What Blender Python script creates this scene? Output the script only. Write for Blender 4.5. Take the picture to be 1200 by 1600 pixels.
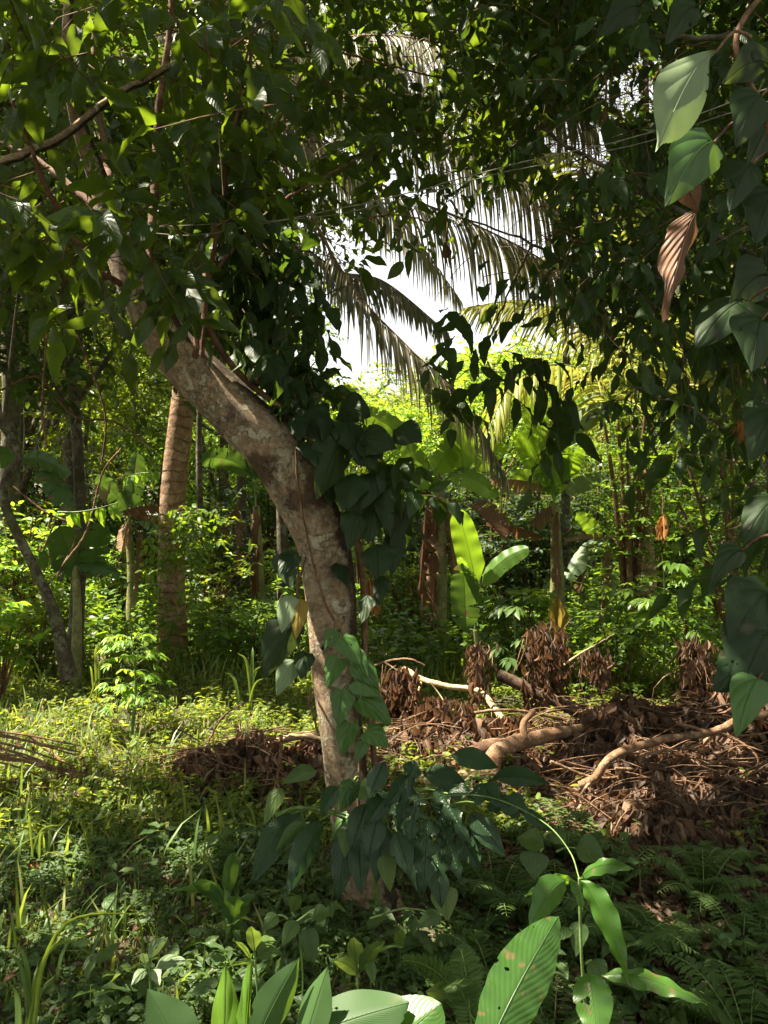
import bpy, math, random
import numpy as np
from math import radians as R
from mathutils import Vector

# ------------------------------------------------------------------ camera, sky, sun, exposure
scene = bpy.context.scene
C = scene.collection
for o in list(bpy.data.objects): bpy.data.objects.remove(o)
EYE = 1.55                      # eye height; level camera
F = 1200.0                      # focal length in pixels of the 1200x1600 photo
cam = bpy.data.cameras.new('camera'); camo = bpy.data.objects.new('camera', cam); C.objects.link(camo)
camo.location = (0, 0, EYE); camo.rotation_euler = (R(90), 0, 0)
cam.sensor_fit = 'VERTICAL'; cam.sensor_height = 24.0; cam.lens = 24.0 * F / 1600.0
cam.clip_start = 0.05; cam.clip_end = 600
scene.camera = camo

SUN = np.array([-0.46, 0.05, 0.885]); SUN /= np.linalg.norm(SUN)
w = bpy.data.worlds.new("World"); scene.world = w; w.use_nodes = True
nt = w.node_tree; bg = nt.nodes['Background']
sky = nt.nodes.new('ShaderNodeTexSky'); sky.sky_type = 'NISHITA'; sky.sun_disc = False
sky.sun_elevation = math.asin(SUN[2]); sky.sun_rotation = math.atan2(SUN[0], SUN[1])
sky.air_density = 1.0; sky.dust_density = 4.0; sky.ozone_density = 1.0
hs = nt.nodes.new('ShaderNodeHueSaturation'); hs.inputs['Saturation'].default_value = .3
nt.links.new(sky.outputs[0], hs.inputs['Color'])
tcw = nt.nodes.new('ShaderNodeTexCoord'); cn = nt.nodes.new('ShaderNodeTexNoise'); cn.inputs['Scale'].default_value = 2.2; cn.inputs['Detail'].default_value = 6
nt.links.new(tcw.outputs['Generated'], cn.inputs['Vector'])
cr_ = nt.nodes.new('ShaderNodeValToRGB'); cr_.color_ramp.elements[0].position = .3; cr_.color_ramp.elements[0].color = (.75,.75,.75,1); cr_.color_ramp.elements[1].position = .6
nt.links.new(cn.outputs[0], cr_.inputs[0])
cm = nt.nodes.new('ShaderNodeMix'); cm.data_type = 'RGBA'; nt.links.new(cr_.outputs[0], cm.inputs[0]); nt.links.new(hs.outputs[0], cm.inputs[6]); cm.inputs[7].default_value = (7.6, 7.7, 7.8, 1)   # thin bright cloud
nt.links.new(cm.outputs[2], bg.inputs[0]); bg.inputs[1].default_value = 0.037
sl = bpy.data.lights.new('sun', 'SUN'); sl.energy = 5.0; sl.angle = R(0.5); sl.color = (1.0, 0.90, 0.72)
so = bpy.data.objects.new('sun', sl); C.objects.link(so)
so.rotation_euler = Vector(SUN).to_track_quat('Z', 'Y').to_euler()
vs = scene.view_settings
vs.view_transform = 'Standard'; vs.look = 'None'; vs.gamma = 1; vs.use_curve_mapping = False
vs.exposure = 2.55

# ------------------------------------------------------------------ helpers
rng = np.random.default_rng(11)
random.seed(5)
def P(px, py, Y): return np.array([(px - 600) / F * Y, Y, EYE + (800 - py) / F * Y])
def nrm(a):
    a = np.asarray(a, float); return a / np.maximum(np.linalg.norm(a, axis=-1, keepdims=True), 1e-9)
def gz(x, y):
    x = np.asarray(x, float); y = np.asarray(y, float)
    return gz0(x, y)+9*np.clip((y-50)/45, 0, 1)**2
def gz0(x, y):
    x = np.asarray(x, float); y = np.asarray(y, float)
    return 0.035*np.sin(x*1.7+.5)*np.cos(y*1.3) + 0.02*np.sin(x*4.1+y*3.3) + 0.05*np.sin(y*.55+x*.4)
def toppx(p):
    Y = np.maximum(p[..., 1], .05)
    return 600 + F*p[..., 0]/Y, 800 - F*(p[..., 2]-EYE)/Y

class MB:
    def __init__(s): s.v=[]; s.f=[]; s.uv=[]; s.r=[]; s.n=0
    def add(s, v, f, uv, r):
        v = np.asarray(v, np.float32).reshape(-1, 3); f = np.asarray(f, np.int64).reshape(-1, 4)
        s.v.append(v); s.f.append(f + s.n); s.uv.append(np.asarray(uv, np.float32).reshape(-1, 2))
        rr = np.empty(len(v), np.float32); rr[:] = np.asarray(r, np.float32).reshape(-1) if np.ndim(r) else r
        s.r.append(rr); s.n += len(v); return s
    def build(s, name, m, parent=None, smooth=True):
        me = bpy.data.meshes.new(name)
        if s.n:
            v = np.concatenate(s.v); f = np.concatenate(s.f); uv = np.concatenate(s.uv); r = np.concatenate(s.r)
            if parent is not None and not isinstance(parent, np.ndarray):
                v = v - np.array(parent.get('_w', (0, 0, 0)), np.float32)
            me.vertices.add(len(v)); me.vertices.foreach_set('co', v.ravel())
            me.loops.add(f.size); me.loops.foreach_set('vertex_index', f.ravel().astype(np.int32))
            me.polygons.add(len(f)); me.polygons.foreach_set('loop_start', np.arange(0, f.size, 4, dtype=np.int32))
            me.polygons.foreach_set('use_smooth', np.full(len(f), smooth, bool))
            a = me.attributes.new('luv', 'FLOAT_VECTOR', 'POINT')
            a.data.foreach_set('vector', np.column_stack([uv, r]).astype(np.float32).ravel())
            me.update(calc_edges=True)
        me.materials.append(m)
        o = bpy.data.objects.new(name, me); C.objects.link(o)
        if parent is not None: o.parent = parent
        return o

def tag(o, label=None, cat=None, group=None, kind=None):
    if label: o['label'] = label
    if cat: o['category'] = cat
    if group: o['group'] = group
    if kind: o['kind'] = kind
    return o
def thing(name, label, cat, loc=(0, 0, 0), group=None):
    o = bpy.data.objects.new(name, None); C.objects.link(o); o.location = [float(c) for c in loc]
    o['_w'] = [float(c) for c in loc]; o.empty_display_size = .1
    return tag(o, label, cat, group)
def dup(root, loc, rz=0, sc=1, label=None, group=None):
    r = root.copy(); C.objects.link(r); r.location = [float(c) for c in loc]; r.rotation_euler = (0, 0, rz); r.scale = (sc, sc, sc)
    if label: r['label'] = label
    if group: r['group'] = group
    for ch in list(root.children):
        c = ch.copy(); C.objects.link(c); c.parent = r
        for g in list(ch.children):
            d = g.copy(); C.objects.link(d); d.parent = c
    return r

def smoothpath(pts, n):
    """Catmull-Rom through pts (k x d) -> n points"""
    p = np.asarray(pts, float)
    if len(p) == 2: t = np.linspace(0, 1, n)[:, None]; return p[0]*(1-t)+p[1]*t
    q = np.vstack([2*p[0]-p[1], p, 2*p[-1]-p[-2]]); k = len(p)-1
    out = []
    for u in np.linspace(0, k, n):
        i = min(int(u), k-1); t = u-i; a, b, c, d = q[i], q[i+1], q[i+2], q[i+3]
        out.append(.5*((2*b)+(-a+c)*t+(2*a-5*b+4*c-d)*t*t+(-a+3*b-3*c+d)*t**3))
    return np.array(out)
def tube(mb, pts, rad, sides=8, lump=0.0, r=None, cap=True):
    p = np.asarray(pts, float); n = len(p); rad = np.broadcast_to(np.asarray(rad, float), (n,)).copy()
    T = nrm(np.gradient(p, axis=0)); ref = np.array([0.03, 1, .02]) if abs(T[0][1]) < .9 else np.array([1, 0, 0.])
    A = nrm(np.cross(T, ref)); B = np.cross(T, A)
    a = np.linspace(0, 2*np.pi, sides+1)
    ln = np.concatenate([[0], np.cumsum(np.linalg.norm(np.diff(p, axis=0), axis=1))])
    rr = rad[:, None]*np.ones((n, sides+1))
    if lump:
        ph = rng.uniform(0, 6.28, 6)
        rr = rr*(1+lump*(np.sin(a[None]*2+ln[:, None]*5+ph[0])+.6*np.sin(a[None]*3-ln[:, None]*9+ph[1])+.5*np.sin(a[None]+ln[:, None]*17+ph[2])))
        rr[:, -1] = rr[:, 0]
    v = p[:, None]+rr[..., None]*(np.cos(a)[None, :, None]*A[:, None]+np.sin(a)[None, :, None]*B[:, None])
    uv = np.stack([np.broadcast_to(a/6.283, (n, sides+1)), np.broadcast_to(ln[:, None], (n, sides+1))], -1)
    i, j = np.meshgrid(np.arange(n-1), np.arange(sides), indexing='ij'); s1 = sides+1
    f = np.stack([i*s1+j, i*s1+j+1, (i+1)*s1+j+1, (i+1)*s1+j], -1)
    mb.add(v, f, uv, rng.random() if r is None else r)
    if cap:
        for e in (0, n-1):
            ring = v[e, :-1]; c = ring.mean(0); vv = np.vstack([ring, c]); k = sides
            ff = [[q, (q+1) % k, k, k] if e else [(q+1) % k, q, k, k] for q in range(k)]
            # triangles written as quads through a doubled centre vertex
            vv = np.vstack([vv, c]); ff = [[a_, b_, k, k+1] for a_, b_, _, _ in ff]
            mb.add(vv, ff, np.full((k+2, 2), .5), .5)

def twiggy(mb, bases, tips, r0, sag=.1, seg=3):
    """thin three-sided sticks, vectorised"""
    N = len(bases); t = np.linspace(0, 1, seg+1)
    L = np.linalg.norm(tips-bases, axis=1)
    p = bases[:, None]*(1-t)[None, :, None]+tips[:, None]*t[None, :, None]
    off = rng.normal(0, 1, (N, 3))*L[:, None]*.12; off[:, 2] += sag*L
    p = p + off[:, None]*(t*(1-t)*3)[None, :, None]
    d = nrm(tips-bases); A = nrm(np.cross(d, np.array([.3, .2, 1.]))); B = np.cross(d, A)
    r0 = np.broadcast_to(np.asarray(r0, float), (N,))
    rad = r0[:, None]*(1-.65*t)[None]
    a = np.array([0, 2.094, 4.189])
    v = p[:, :, None]+rad[..., None, None]*(np.cos(a)[None, None, :, None]*A[:, None, None]+np.sin(a)[None, None, :, None]*B[:, None, None])
    K = (seg+1)*3; f = []
    for i in range(seg):
        for j in range(3): f.append([i*3+j, i*3+(j+1) % 3, (i+1)*3+(j+1) % 3, (i+1)*3+j])
    f = np.array(f)[None]+np.arange(N)[:, None, None]*K
    uv = np.broadcast_to(np.stack([np.tile([0, .33, .66], seg+1), np.repeat(t, 3)], -1)[None], (N, K, 2))
    mb.add(v, f, uv, np.repeat(rng.random(N), K))

PROF = {
 'ovate': lambda t: (np.sin(np.pi*np.minimum(t,1)**.72)**.9)*(1-.15*t),
 'lance': lambda t: np.sin(np.pi*t**.8)**1.0,
 'ellip': lambda t: np.sin(np.pi*t)**.65,
 'heart': lambda t: np.where(t < .22, .62+.38*np.sin(np.pi/2*t/.22), np.cos((t-.22)/.78*np.pi/2)**.85)*(1-.12*t),
 'blade': lambda t: (1-t)**.6*(.45+.55*np.minimum(t*5, 1)),
 'banana': lambda t: np.minimum(1, (t*5.5))**.6*(1-t**5)**.55,
 'drop': lambda t: np.maximum(np.clip(np.sin(np.pi*np.clip(t/.93,0,1)**1.55), 0, 1)**.8, np.where(t > .8, .32*(1-t)/.2, 0)),
 'obov': lambda t: np.sin(np.pi*t**1.25)**.8,
}
def template(kind, rows=4, across=3, fold=.25, curl=.15, wave=0.0, ww=.5, nw=4):
    """unit leaf: along +Y length 1, half-width ww/2 along X, normal +Z"""
    t = np.linspace(0, 1, rows); u = np.linspace(-1, 1, across)
    wd = PROF[kind](t)*ww/2
    wd[-1] = 0.0
    if kind != 'heart' : wd[0] = max(wd[0]*.3, 0.004)
    T, U = np.meshgrid(t, u, indexing='ij')
    X = U*wd[:, None]; Z = fold*np.abs(X) - curl*T**2 + wave*np.sin(T*nw*6.283+U*1.3)*np.abs(U)*(wd[:, None]/(ww/2))
    Y = T - .0*X
    if kind == 'heart': Y = T - .10*np.abs(U)*(T < .05)
    v = np.stack([X, Y, Z], -1).reshape(-1, 3); uv = np.stack([U, T], -1).reshape(-1, 2)
    i, j = np.meshgrid(np.arange(rows-1), np.arange(across-1), indexing='ij')
    f = np.stack([i*across+j, i*across+j+1, (i+1)*across+j+1, (i+1)*across+j], -1).reshape(-1, 4)
    return v, f, uv
def scatter(mb, tm, pos, d, nrml, L, wmul=1.0, r=None):
    v, f, uv = tm; N = len(pos); K = len(v)
    if N == 0: return
    Yx = nrm(d); Z = nrml-np.sum(nrml*Yx, -1, keepdims=True)*Yx; Z = nrm(Z); X = np.cross(Yx, Z)
    L = np.broadcast_to(np.asarray(L, float), (N,)); wm = np.broadcast_to(np.asarray(wmul, float), (N,))
    vv = pos[:, None]+L[:, None, None]*(v[None, :, 0:1]*wm[:, None, None]*X[:, None]+v[None, :, 1:2]*Yx[:, None]+v[None, :, 2:3]*Z[:, None])
    ff = f[None]+np.arange(N)[:, None, None]*K
    rr = rng.random(N) if r is None else np.broadcast_to(r, (N,))
    mb.add(vv, ff, np.broadcast_to(uv[None], (N, K, 2)), np.repeat(rr, K))
def twigs(ml, mw, bases, dirs, L, k, size, tm, droop=.4, sag=.25, keep=None, tw=.0035, spread=.9, wm=1.0, flat=.5):
    N = len(bases)
    if N == 0: return
    dirs = nrm(dirs); L = np.broadcast_to(np.asarray(L, float), (N,))
    if keep is not None and np.ndim(wm) == 0:
        q = sunkeep(bases+dirs*L[:, None]*.5) & sunkeep(bases+dirs*L[:, None]*.1); bases, dirs, L = bases[q], dirs[q], L[q]; N = len(bases)
        if N == 0: return
    if mw is not None:
        tips = bases+dirs*L[:, None]; tips[:, 2] -= sag*L
        twiggy(mw, bases, tips, tw, .08)
    t = np.linspace(.2, 1, k)
    p = bases[:, None]+dirs[:, None]*(L[:, None]*t[None])[..., None]
    p[..., 2] -= sag*L[:, None]*t[None]**2
    s = nrm(np.cross(dirs, [0, 0, 1.])+rng.normal(0, .15, (N, 3)))
    sg = np.where(np.arange(k) % 2, 1, -1)[None, :, None]
    ld = dirs[:, None]*.6+s[:, None]*sg*spread+rng.normal(0, .3, (N, k, 3)); ld[..., 2] -= droop
    ld[:, -1] = dirs+rng.normal(0, .3, (N, 3)); ld[:, -1, 2] -= droop
    nn = np.array([0, 0, 1.])+rng.normal(0, flat, (N, k, 3))
    p = p.reshape(-1, 3); ld = nrm(ld.reshape(-1, 3)); nn = nn.reshape(-1, 3)
    sz = size*rng.uniform(.6, 1.2, len(p))
    m = np.ones(len(p), bool)
    if keep is not None: m = keep(p+ld*sz[:, None]*.5)
    if tm is T_near:
        pick = rng.random(len(p)); wmv = np.broadcast_to(np.asarray(wm, float), (len(p),)) if np.ndim(wm) == 0 else np.repeat(wm, k)
        for T_, lo, hi in ((T_near, 0, .4), (T_near2, .4, .75), (T_near3, .75, 1.01)):
            q = m & (pick >= lo) & (pick < hi); scatter(ml, T_, p[q], ld[q], nn[q], sz[q], wmv[q])
    else: scatter(ml, tm, p[m], ld[m], nn[m], sz[m], wm)

# ------------------------------------------------------------------ materials
def newmat(name):
    m = bpy.data.materials.new(name); m.use_nodes = True; nt = m.node_tree; nt.nodes.clear()
    return m, nt, nt.nodes, nt.links
def ramp(nt, fac, cols):
    n = nt.nodes.new('ShaderNodeValToRGB'); nt.links.new(fac, n.inputs[0]); e = n.color_ramp.elements
    while len(e) < len(cols): e.new(.5)
    for el, (p, c) in zip(e, cols): el.position = p; el.color = (*c, 1)
    return n.outputs[0]
def math_(nt, op, a, b=None, c=None):
    n = nt.nodes.new('ShaderNodeMath'); n.operation = op
    for i, x in enumerate((a, b, c)):
        if x is None: continue
        if isinstance(x, (int, float)): n.inputs[i].default_value = x
        else: nt.links.new(x, n.inputs[i])
    return n.outputs[0]
def noise(nt, scale, detail=3, rough=.55, vec=None):
    n = nt.nodes.new('ShaderNodeTexNoise'); n.inputs['Scale'].default_value = scale
    n.inputs['Detail'].default_value = detail; n.inputs['Roughness'].default_value = rough
    if vec is not None: nt.links.new(vec, n.inputs['Vector'])
    return n
def mix(nt, fac, a, b, typ='MIX'):
    n = nt.nodes.new('ShaderNodeMix'); n.data_type = 'RGBA'; n.blend_type = typ
    for s, x in ((n.inputs[0], fac), (n.inputs[6], a), (n.inputs[7], b)):
        if isinstance(x, (int, float)): s.default_value = x
        elif isinstance(x, tuple): s.default_value = (*x, 1)
        else: nt.links.new(x, s)
    return n.outputs[2]
def leafmat(name, cols, trans, tf=.45, rough=.42, spec=.4, veins=0, vein=(.2, .3, .08), slope=.35, vstr=.5, spots=None, bump=.25, nscale=9.0, holes=0):
    m, nt, N, L = newmat(name)
    at = N.new('ShaderNodeAttribute'); at.attribute_name = 'luv'
    sp = N.new('ShaderNodeSeparateXYZ'); L.new(at.outputs['Vector'], sp.inputs[0]); u, v, r = sp.outputs
    geo = N.new('ShaderNodeTexCoord')
    nz = noise(nt, nscale, 3, .6, geo.outputs['Object'])
    k = math_(nt, 'ADD', math_(nt, 'MULTIPLY', r, .75), math_(nt, 'MULTIPLY', nz.outputs[0], .35))
    col = ramp(nt, k, [(i/(len(cols)-1), c) for i, c in enumerate(cols)])
    tcol = mix(nt, .25, trans, col)
    tcol = mix(nt, 1.0, tcol, ramp(nt, nz.outputs[0], [(.3, (.75,.75,.75)), (.7, (1.1, 1.1, 1.1))]), 'MULTIPLY')
    if spots:
        f = ramp(nt, noise(nt, nscale*2.7, 2, .7, geo.outputs['Object']).outputs[0], [(.62, (0, 0, 0)), (.68, (1, 1, 1))])
        col = mix(nt, f, col, spots); tcol = mix(nt, f, tcol, spots)
    bs = N.new('ShaderNodeBsdfPrincipled'); tr = N.new('ShaderNodeBsdfTranslucent'); mx = N.new('ShaderNodeMixShader')
    bm = N.new('ShaderNodeBump'); bm.inputs['Strength'].default_value = bump; bm.inputs['Distance'].default_value = .01
    au = math_(nt, 'ABSOLUTE', u)
    mid = math_(nt, 'SUBTRACT', 1.0, math_(nt, 'MINIMUM', math_(nt, 'MULTIPLY', au, 14.0), 1.0))
    if veins:
        ph = math_(nt, 'SUBTRACT', v, math_(nt, 'MULTIPLY', au, slope))
        sn = math_(nt, 'ABSOLUTE', math_(nt, 'SINE', math_(nt, 'MULTIPLY', ph, 3.1416*veins)))
        sd = math_(nt, 'SUBTRACT', 1.0, math_(nt, 'MINIMUM', math_(nt, 'MULTIPLY', sn, 4.5), 1.0))
        vv = math_(nt, 'MAXIMUM', mid, math_(nt, 'MULTIPLY', sd, .55))
        hgt = math_(nt, 'SUBTRACT', math_(nt, 'MULTIPLY', sn, .5), math_(nt, 'MULTIPLY', mid, .7))
        L.new(hgt, bm.inputs['Height'])
    else:
        vv = math_(nt, 'MULTIPLY', mid, .8); L.new(math_(nt, 'MULTIPLY', nz.outputs[0], .6), bm.inputs['Height'])
    vf = math_(nt, 'MULTIPLY', vv, vstr)
    col = mix(nt, vf, col, vein)
    tcol = mix(nt, math_(nt, 'MULTIPLY', vf, .5), tcol, tuple(c*.6 for c in vein))
    L.new(col, bs.inputs['Base Color']); L.new(tcol, tr.inputs[0])
    bs.inputs['Roughness'].default_value = rough; bs.inputs['Specular IOR Level'].default_value = spec
    L.new(bm.outputs[0], bs.inputs['Normal'])
    mx.inputs[0].default_value = tf; L.new(bs.outputs[0], mx.inputs[1]); L.new(tr.outputs[0], mx.inputs[2])
    out = N.new('ShaderNodeOutputMaterial'); res = mx.outputs[0]
    if holes:                                  # insect holes and nibbled rims
        hn = noise(nt, 34, 2, .5, geo.outputs['Object']).outputs[0]; big = noise(nt, 5, 1, .5, geo.outputs['Object']).outputs[0]
        hv = math_(nt, 'ADD', hn, math_(nt, 'ADD', math_(nt, 'MULTIPLY', math_(nt, 'POWER', au, 6.0), .10), math_(nt, 'MULTIPLY', big, .22)))
        hf = math_(nt, 'GREATER_THAN', hv, .865-.02*holes)
        tp = N.new('ShaderNodeBsdfTransparent'); m2 = N.new('ShaderNodeMixShader'); L.new(hf, m2.inputs[0]); L.new(res, m2.inputs[1]); L.new(tp.outputs[0], m2.inputs[2]); res = m2.outputs[0]
    L.new(res, out.inputs[0]); return m
def barkmat(name, base, pale, dark, s=1.0, bump=.6, rings=0, rough=.85, moss=None, side_band=0):
    m, nt, N, L = newmat(name); tc = N.new('ShaderNodeTexCoord'); oc = tc.outputs['Object']
    at = N.new('ShaderNodeAttribute'); at.attribute_name = 'luv'
    sp = N.new('ShaderNodeSeparateXYZ'); L.new(at.outputs['Vector'], sp.inputs[0]); u, v, r = sp.outputs
    n1 = noise(nt, 9*s, 5, .65, oc).outputs[0]; n2 = noise(nt, 45*s, 6, .7, oc).outputs[0]; n3 = noise(nt, 4*s, 4, .6, oc).outputs[0]
    n4 = noise(nt, 150*s, 4, .7, oc).outputs[0]
    col = mix(nt, ramp(nt, n1, [(.38, (0, 0, 0)), (.56, (1, 1, 1))]), base, tuple(c*.62 for c in base))
    vo = N.new('ShaderNodeTexVoronoi'); vo.inputs['Scale'].default_value = 17*s; vo.inputs['Randomness'].default_value = 1
    wv = N.new('ShaderNodeVectorMath'); wv.operation = 'MULTIPLY_ADD'; nn = noise(nt, 30*s, 3, .6, oc)
    L.new(nn.outputs['Color'], wv.inputs[0]); wv.inputs[1].default_value = (.07/s,)*3; L.new(oc, wv.inputs[2]); L.new(wv.outputs[0], vo.inputs['Vector'])
    n5 = noise(nt, 13*s, 7, .68, oc).outputs[0]
    pf = math_(nt, 'MULTIPLY', math_(nt, 'MAXIMUM', ramp(nt, n5, [(.50, (0, 0, 0)), (.56, (1, 1, 1))]), math_(nt, 'MULTIPLY', ramp(nt, n2, [(.40, (1, 1, 1)), (.50, (0, 0, 0))]), .6)), ramp(nt, n3, [(.38, (.15, .15, .15)), (.54, (1, 1, 1))]))
    col = mix(nt, math_(nt, 'MULTIPLY', pf, .85), col, pale)
    col = mix(nt, ramp(nt, n2, [(.58, (0, 0, 0)), (.72, (1, 1, 1))]), col, dark)
    col = mix(nt, ramp(nt, noise(nt, 2.6*s, 4, .65, oc).outputs[0], [(.56, (0, 0, 0)), (.64, (.85, .85, .85))]), col, dark)
    if side_band:  # dark brown band along one side of the trunk, edge broken by noise
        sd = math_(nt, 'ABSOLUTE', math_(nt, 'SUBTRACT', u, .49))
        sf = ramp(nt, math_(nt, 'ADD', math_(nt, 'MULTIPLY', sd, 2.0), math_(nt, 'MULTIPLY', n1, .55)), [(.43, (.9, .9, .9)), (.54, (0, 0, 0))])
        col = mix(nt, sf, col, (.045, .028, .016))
    if moss:
        col = mix(nt, ramp(nt, noise(nt, 3.3*s, 5, .6, oc).outputs[0], [(.5, (0, 0, 0)), (.66, (.7, .7, .7))]), col, moss)
    h = math_(nt, 'ADD', math_(nt, 'MULTIPLY', n2, .7), math_(nt, 'ADD', math_(nt, 'MULTIPLY', pf, .25), math_(nt, 'MULTIPLY', n4, .35)))
    if rings:
        ph = math_(nt, 'ADD', math_(nt, 'MULTIPLY', v, rings), math_(nt, 'MULTIPLY', n3, 1.6))
        saw = math_(nt, 'FRACT', ph); line = ramp(nt, saw, [(0, (0, 0, 0)), (.12, (1, 1, 1)), (.85, (1, 1, 1)), (1, (.3, .3, .3))])
        col = mix(nt, 1.0, col, mix(nt, line, tuple(.35 for _ in range(3)), (1., 1., 1.)), 'MULTIPLY')
        h = math_(nt, 'ADD', h, math_(nt, 'MULTIPLY', saw, 1.2))
    bs = N.new('ShaderNodeBsdfPrincipled'); L.new(col, bs.inputs['Base Color']); bs.inputs['Roughness'].default_value = rough
    bs.inputs['Specular IOR Level'].default_value = .2
    bm = N.new('ShaderNodeBump'); bm.inputs['Strength'].default_value = bump; bm.inputs['Distance'].default_value = .012
    L.new(h, bm.inputs['Height']); L.new(bm.outputs[0], bs.inputs['Normal'])
    out = N.new('ShaderNodeOutputMaterial'); L.new(bs.outputs[0], out.inputs[0]); return m

M = {}
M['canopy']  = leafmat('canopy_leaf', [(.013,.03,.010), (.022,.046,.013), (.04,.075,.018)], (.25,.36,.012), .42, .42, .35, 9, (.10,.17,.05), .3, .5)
M['canopy_dark'] = leafmat('shaded_canopy_leaf', [(.012,.026,.010), (.018,.04,.012), (.03,.06,.016)], (.16,.27,.015), .34, .45, .28, 9, (.08,.14,.05), .3, .5)  # albedo lowered so that shaded foliage reads darker
M['wood_leaf'] = leafmat('woodland_leaf', [(.03,.06,.010), (.055,.11,.012), (.09,.15,.015), (.2,.2,.025)], (.36,.44,.015), .46, .42, .4)
M['shrub'] = leafmat('shrub_leaf', [(.028,.07,.012), (.05,.11,.014), (.08,.16,.018), (.15,.22,.025)], (.30,.44,.015), .46, .42, .4)
M['bright'] = leafmat('bright_leaf', [(.06,.16,.02), (.10,.24,.025), (.16,.30,.03), (.34,.34,.03)], (.42,.62,.03), .5, .42, .35, 7, (.2,.3,.06), .3, .4)
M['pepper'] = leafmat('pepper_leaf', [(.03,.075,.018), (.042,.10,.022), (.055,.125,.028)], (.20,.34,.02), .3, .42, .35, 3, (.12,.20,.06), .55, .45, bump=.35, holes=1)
M['pepper_dark'] = leafmat('shaded_pepper_leaf', [(.010,.024,.010), (.016,.034,.012), (.024,.045,.014)], (.10,.14,.015), .3, .5, .22, 3, (.035,.055,.02), .55, .4, spots=(.04,.045,.025), bump=.3, nscale=7, holes=1)  # darker copy of the pepper leaf, shade carried by its colour
M['pale_leaf'] = leafmat('pale_green_leaf', [(.10,.16,.08), (.14,.2,.1), (.2,.26,.14)], (.2,.3,.05), .25, .5, .35, 3, (.2,.26,.14), .55, .5, holes=1)  # paler grey green than the other leaves
M['lobed'] = leafmat('glossy_dark_leaf', [(.012,.032,.012), (.018,.045,.015), (.026,.06,.02)], (.08,.2,.03), .2, .33, .5, 15, (.09,.17,.09), .45, .7, bump=.6, holes=1)
M['banana'] = leafmat('banana_leaf', [(.045,.11,.022), (.06,.14,.025), (.09,.18,.03)], (.32,.48,.02), .5, .38, .45, 60, (.12,.24,.06), .08, .35, bump=.2, nscale=3, holes=1)
M['ginger'] = leafmat('broad_leaf', [(.035,.075,.025), (.045,.095,.028), (.06,.115,.032)], (.22,.38,.02), .36, .46, .35, 26, (.12,.2,.07), .5, .25, spots=(.10,.11,.04), bump=.15, nscale=4, holes=1)
M['long_leaf'] = leafmat('ribbed_long_leaf', [(.03,.08,.014), (.042,.11,.018), (.06,.14,.022)], (.25,.46,.015), .42, .34, .45, 15, (.15,.26,.07), .32, .2, spots=(.14,.11,.04), bump=.12, nscale=11, holes=1)
M['lime'] = leafmat('lime_shoot', [(.07,.15,.015), (.09,.19,.018), (.12,.22,.02)], (.27,.42,.015), .5, .36, .4, 3, (.2,.42,.05), .5, .4, nscale=4)
M['grass'] = leafmat('grass_blade', [(.04,.08,.02), (.07,.13,.025), (.11,.17,.03), (.24,.22,.08)], (.36,.45,.04), .42, .45, .35)
M['herb'] = leafmat('herb_leaf', [(.025,.055,.018), (.04,.08,.024), (.06,.11,.03), (.11,.16,.04)], (.28,.38,.04), .38, .45, .35, 5, (.1,.18,.06), .4, .35, nscale=20)
M['weed'] = leafmat('weed_leaf', [(.04,.07,.015), (.065,.115,.018), (.13,.19,.025), (.30,.25,.06)], (.52,.58,.03), .5, .45, .3, 5, (.14,.2,.06), .4, .3, nscale=20)
M['fern'] = leafmat('fern_leaf', [(.035,.07,.02), (.055,.10,.025), (.08,.14,.035)], (.26,.36,.04), .36, .45, .3)
M['palm'] = leafmat('palm_leaflet', [(.04,.045,.03), (.06,.06,.038), (.10,.09,.055), (.17,.13,.08)], (.42,.40,.20), .5, .4, .4)
M['palm_yellow'] = leafmat('yellowing_palm_leaflet', [(.10,.16,.03), (.18,.22,.04), (.3,.3,.05), (.42,.32,.06)], (.42,.46,.06), .45, .4, .4)
M['dead'] = leafmat('dead_leaf', [(.018,.011,.008), (.045,.026,.016), (.085,.062,.045), (.13,.068,.04), (.27,.18,.12)], (.3,.14,.06), .2, .6, .3, 7, (.16,.09,.05), .35, .4, nscale=18)
M['dead_big'] = leafmat('dry_brown_leaf', [(.10,.05,.028), (.15,.075,.042), (.23,.12,.065)], (.28,.13,.05), .25, .55, .3, 9, (.10,.05,.03), .35, .5, bump=.7, nscale=10)
M['orange'] = leafmat('orange_dry_leaf', [(.25,.09,.03), (.4,.16,.04), (.5,.26,.08)], (.6,.22,.04), .4, .5, .3, 5)
M['yellow'] = leafmat('yellow_leaf', [(.20,.15,.03), (.28,.19,.03), (.14,.14,.03)], (.45,.3,.03), .45, .45, .3, 5)
M['banana_dark'] = leafmat('shaded_banana_leaf', [(.025,.06,.018), (.035,.085,.02), (.05,.11,.025)], (.14,.24,.02), .35, .42, .4, 60, (.06,.12,.04), .08, .35, bump=.2, nscale=3, holes=1, spots=(.16,.10,.04))  # banana leaf with shade put into its colour
M['tan'] = leafmat('dry_banana_leaf', [(.10,.06,.035), (.2,.125,.07), (.34,.23,.14)], (.4,.22,.09), .25, .6, .2, 30, (.2,.12,.07), .1, .5, bump=.6, nscale=8)
M['bark'] = barkmat('mottled_bark', (.50,.34,.21), (.72,.64,.47), (.10,.055,.035), 1.4, 2.2, side_band=1)
M['bark_red'] = barkmat('reddish_bark', (.14,.065,.035), (.22,.14,.09), (.07,.03,.02), 1.5, .6)
M['coco'] = barkmat('ringed_palm_bark', (.34,.20,.115), (.42,.31,.21), (.11,.06,.035), 1.0, .9, rings=9)
M['bark_grey'] = barkmat('grey_bark', (.085,.065,.045), (.19,.18,.13), (.03,.022,.015), .9, .8, moss=(.05,.065,.02))
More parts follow.
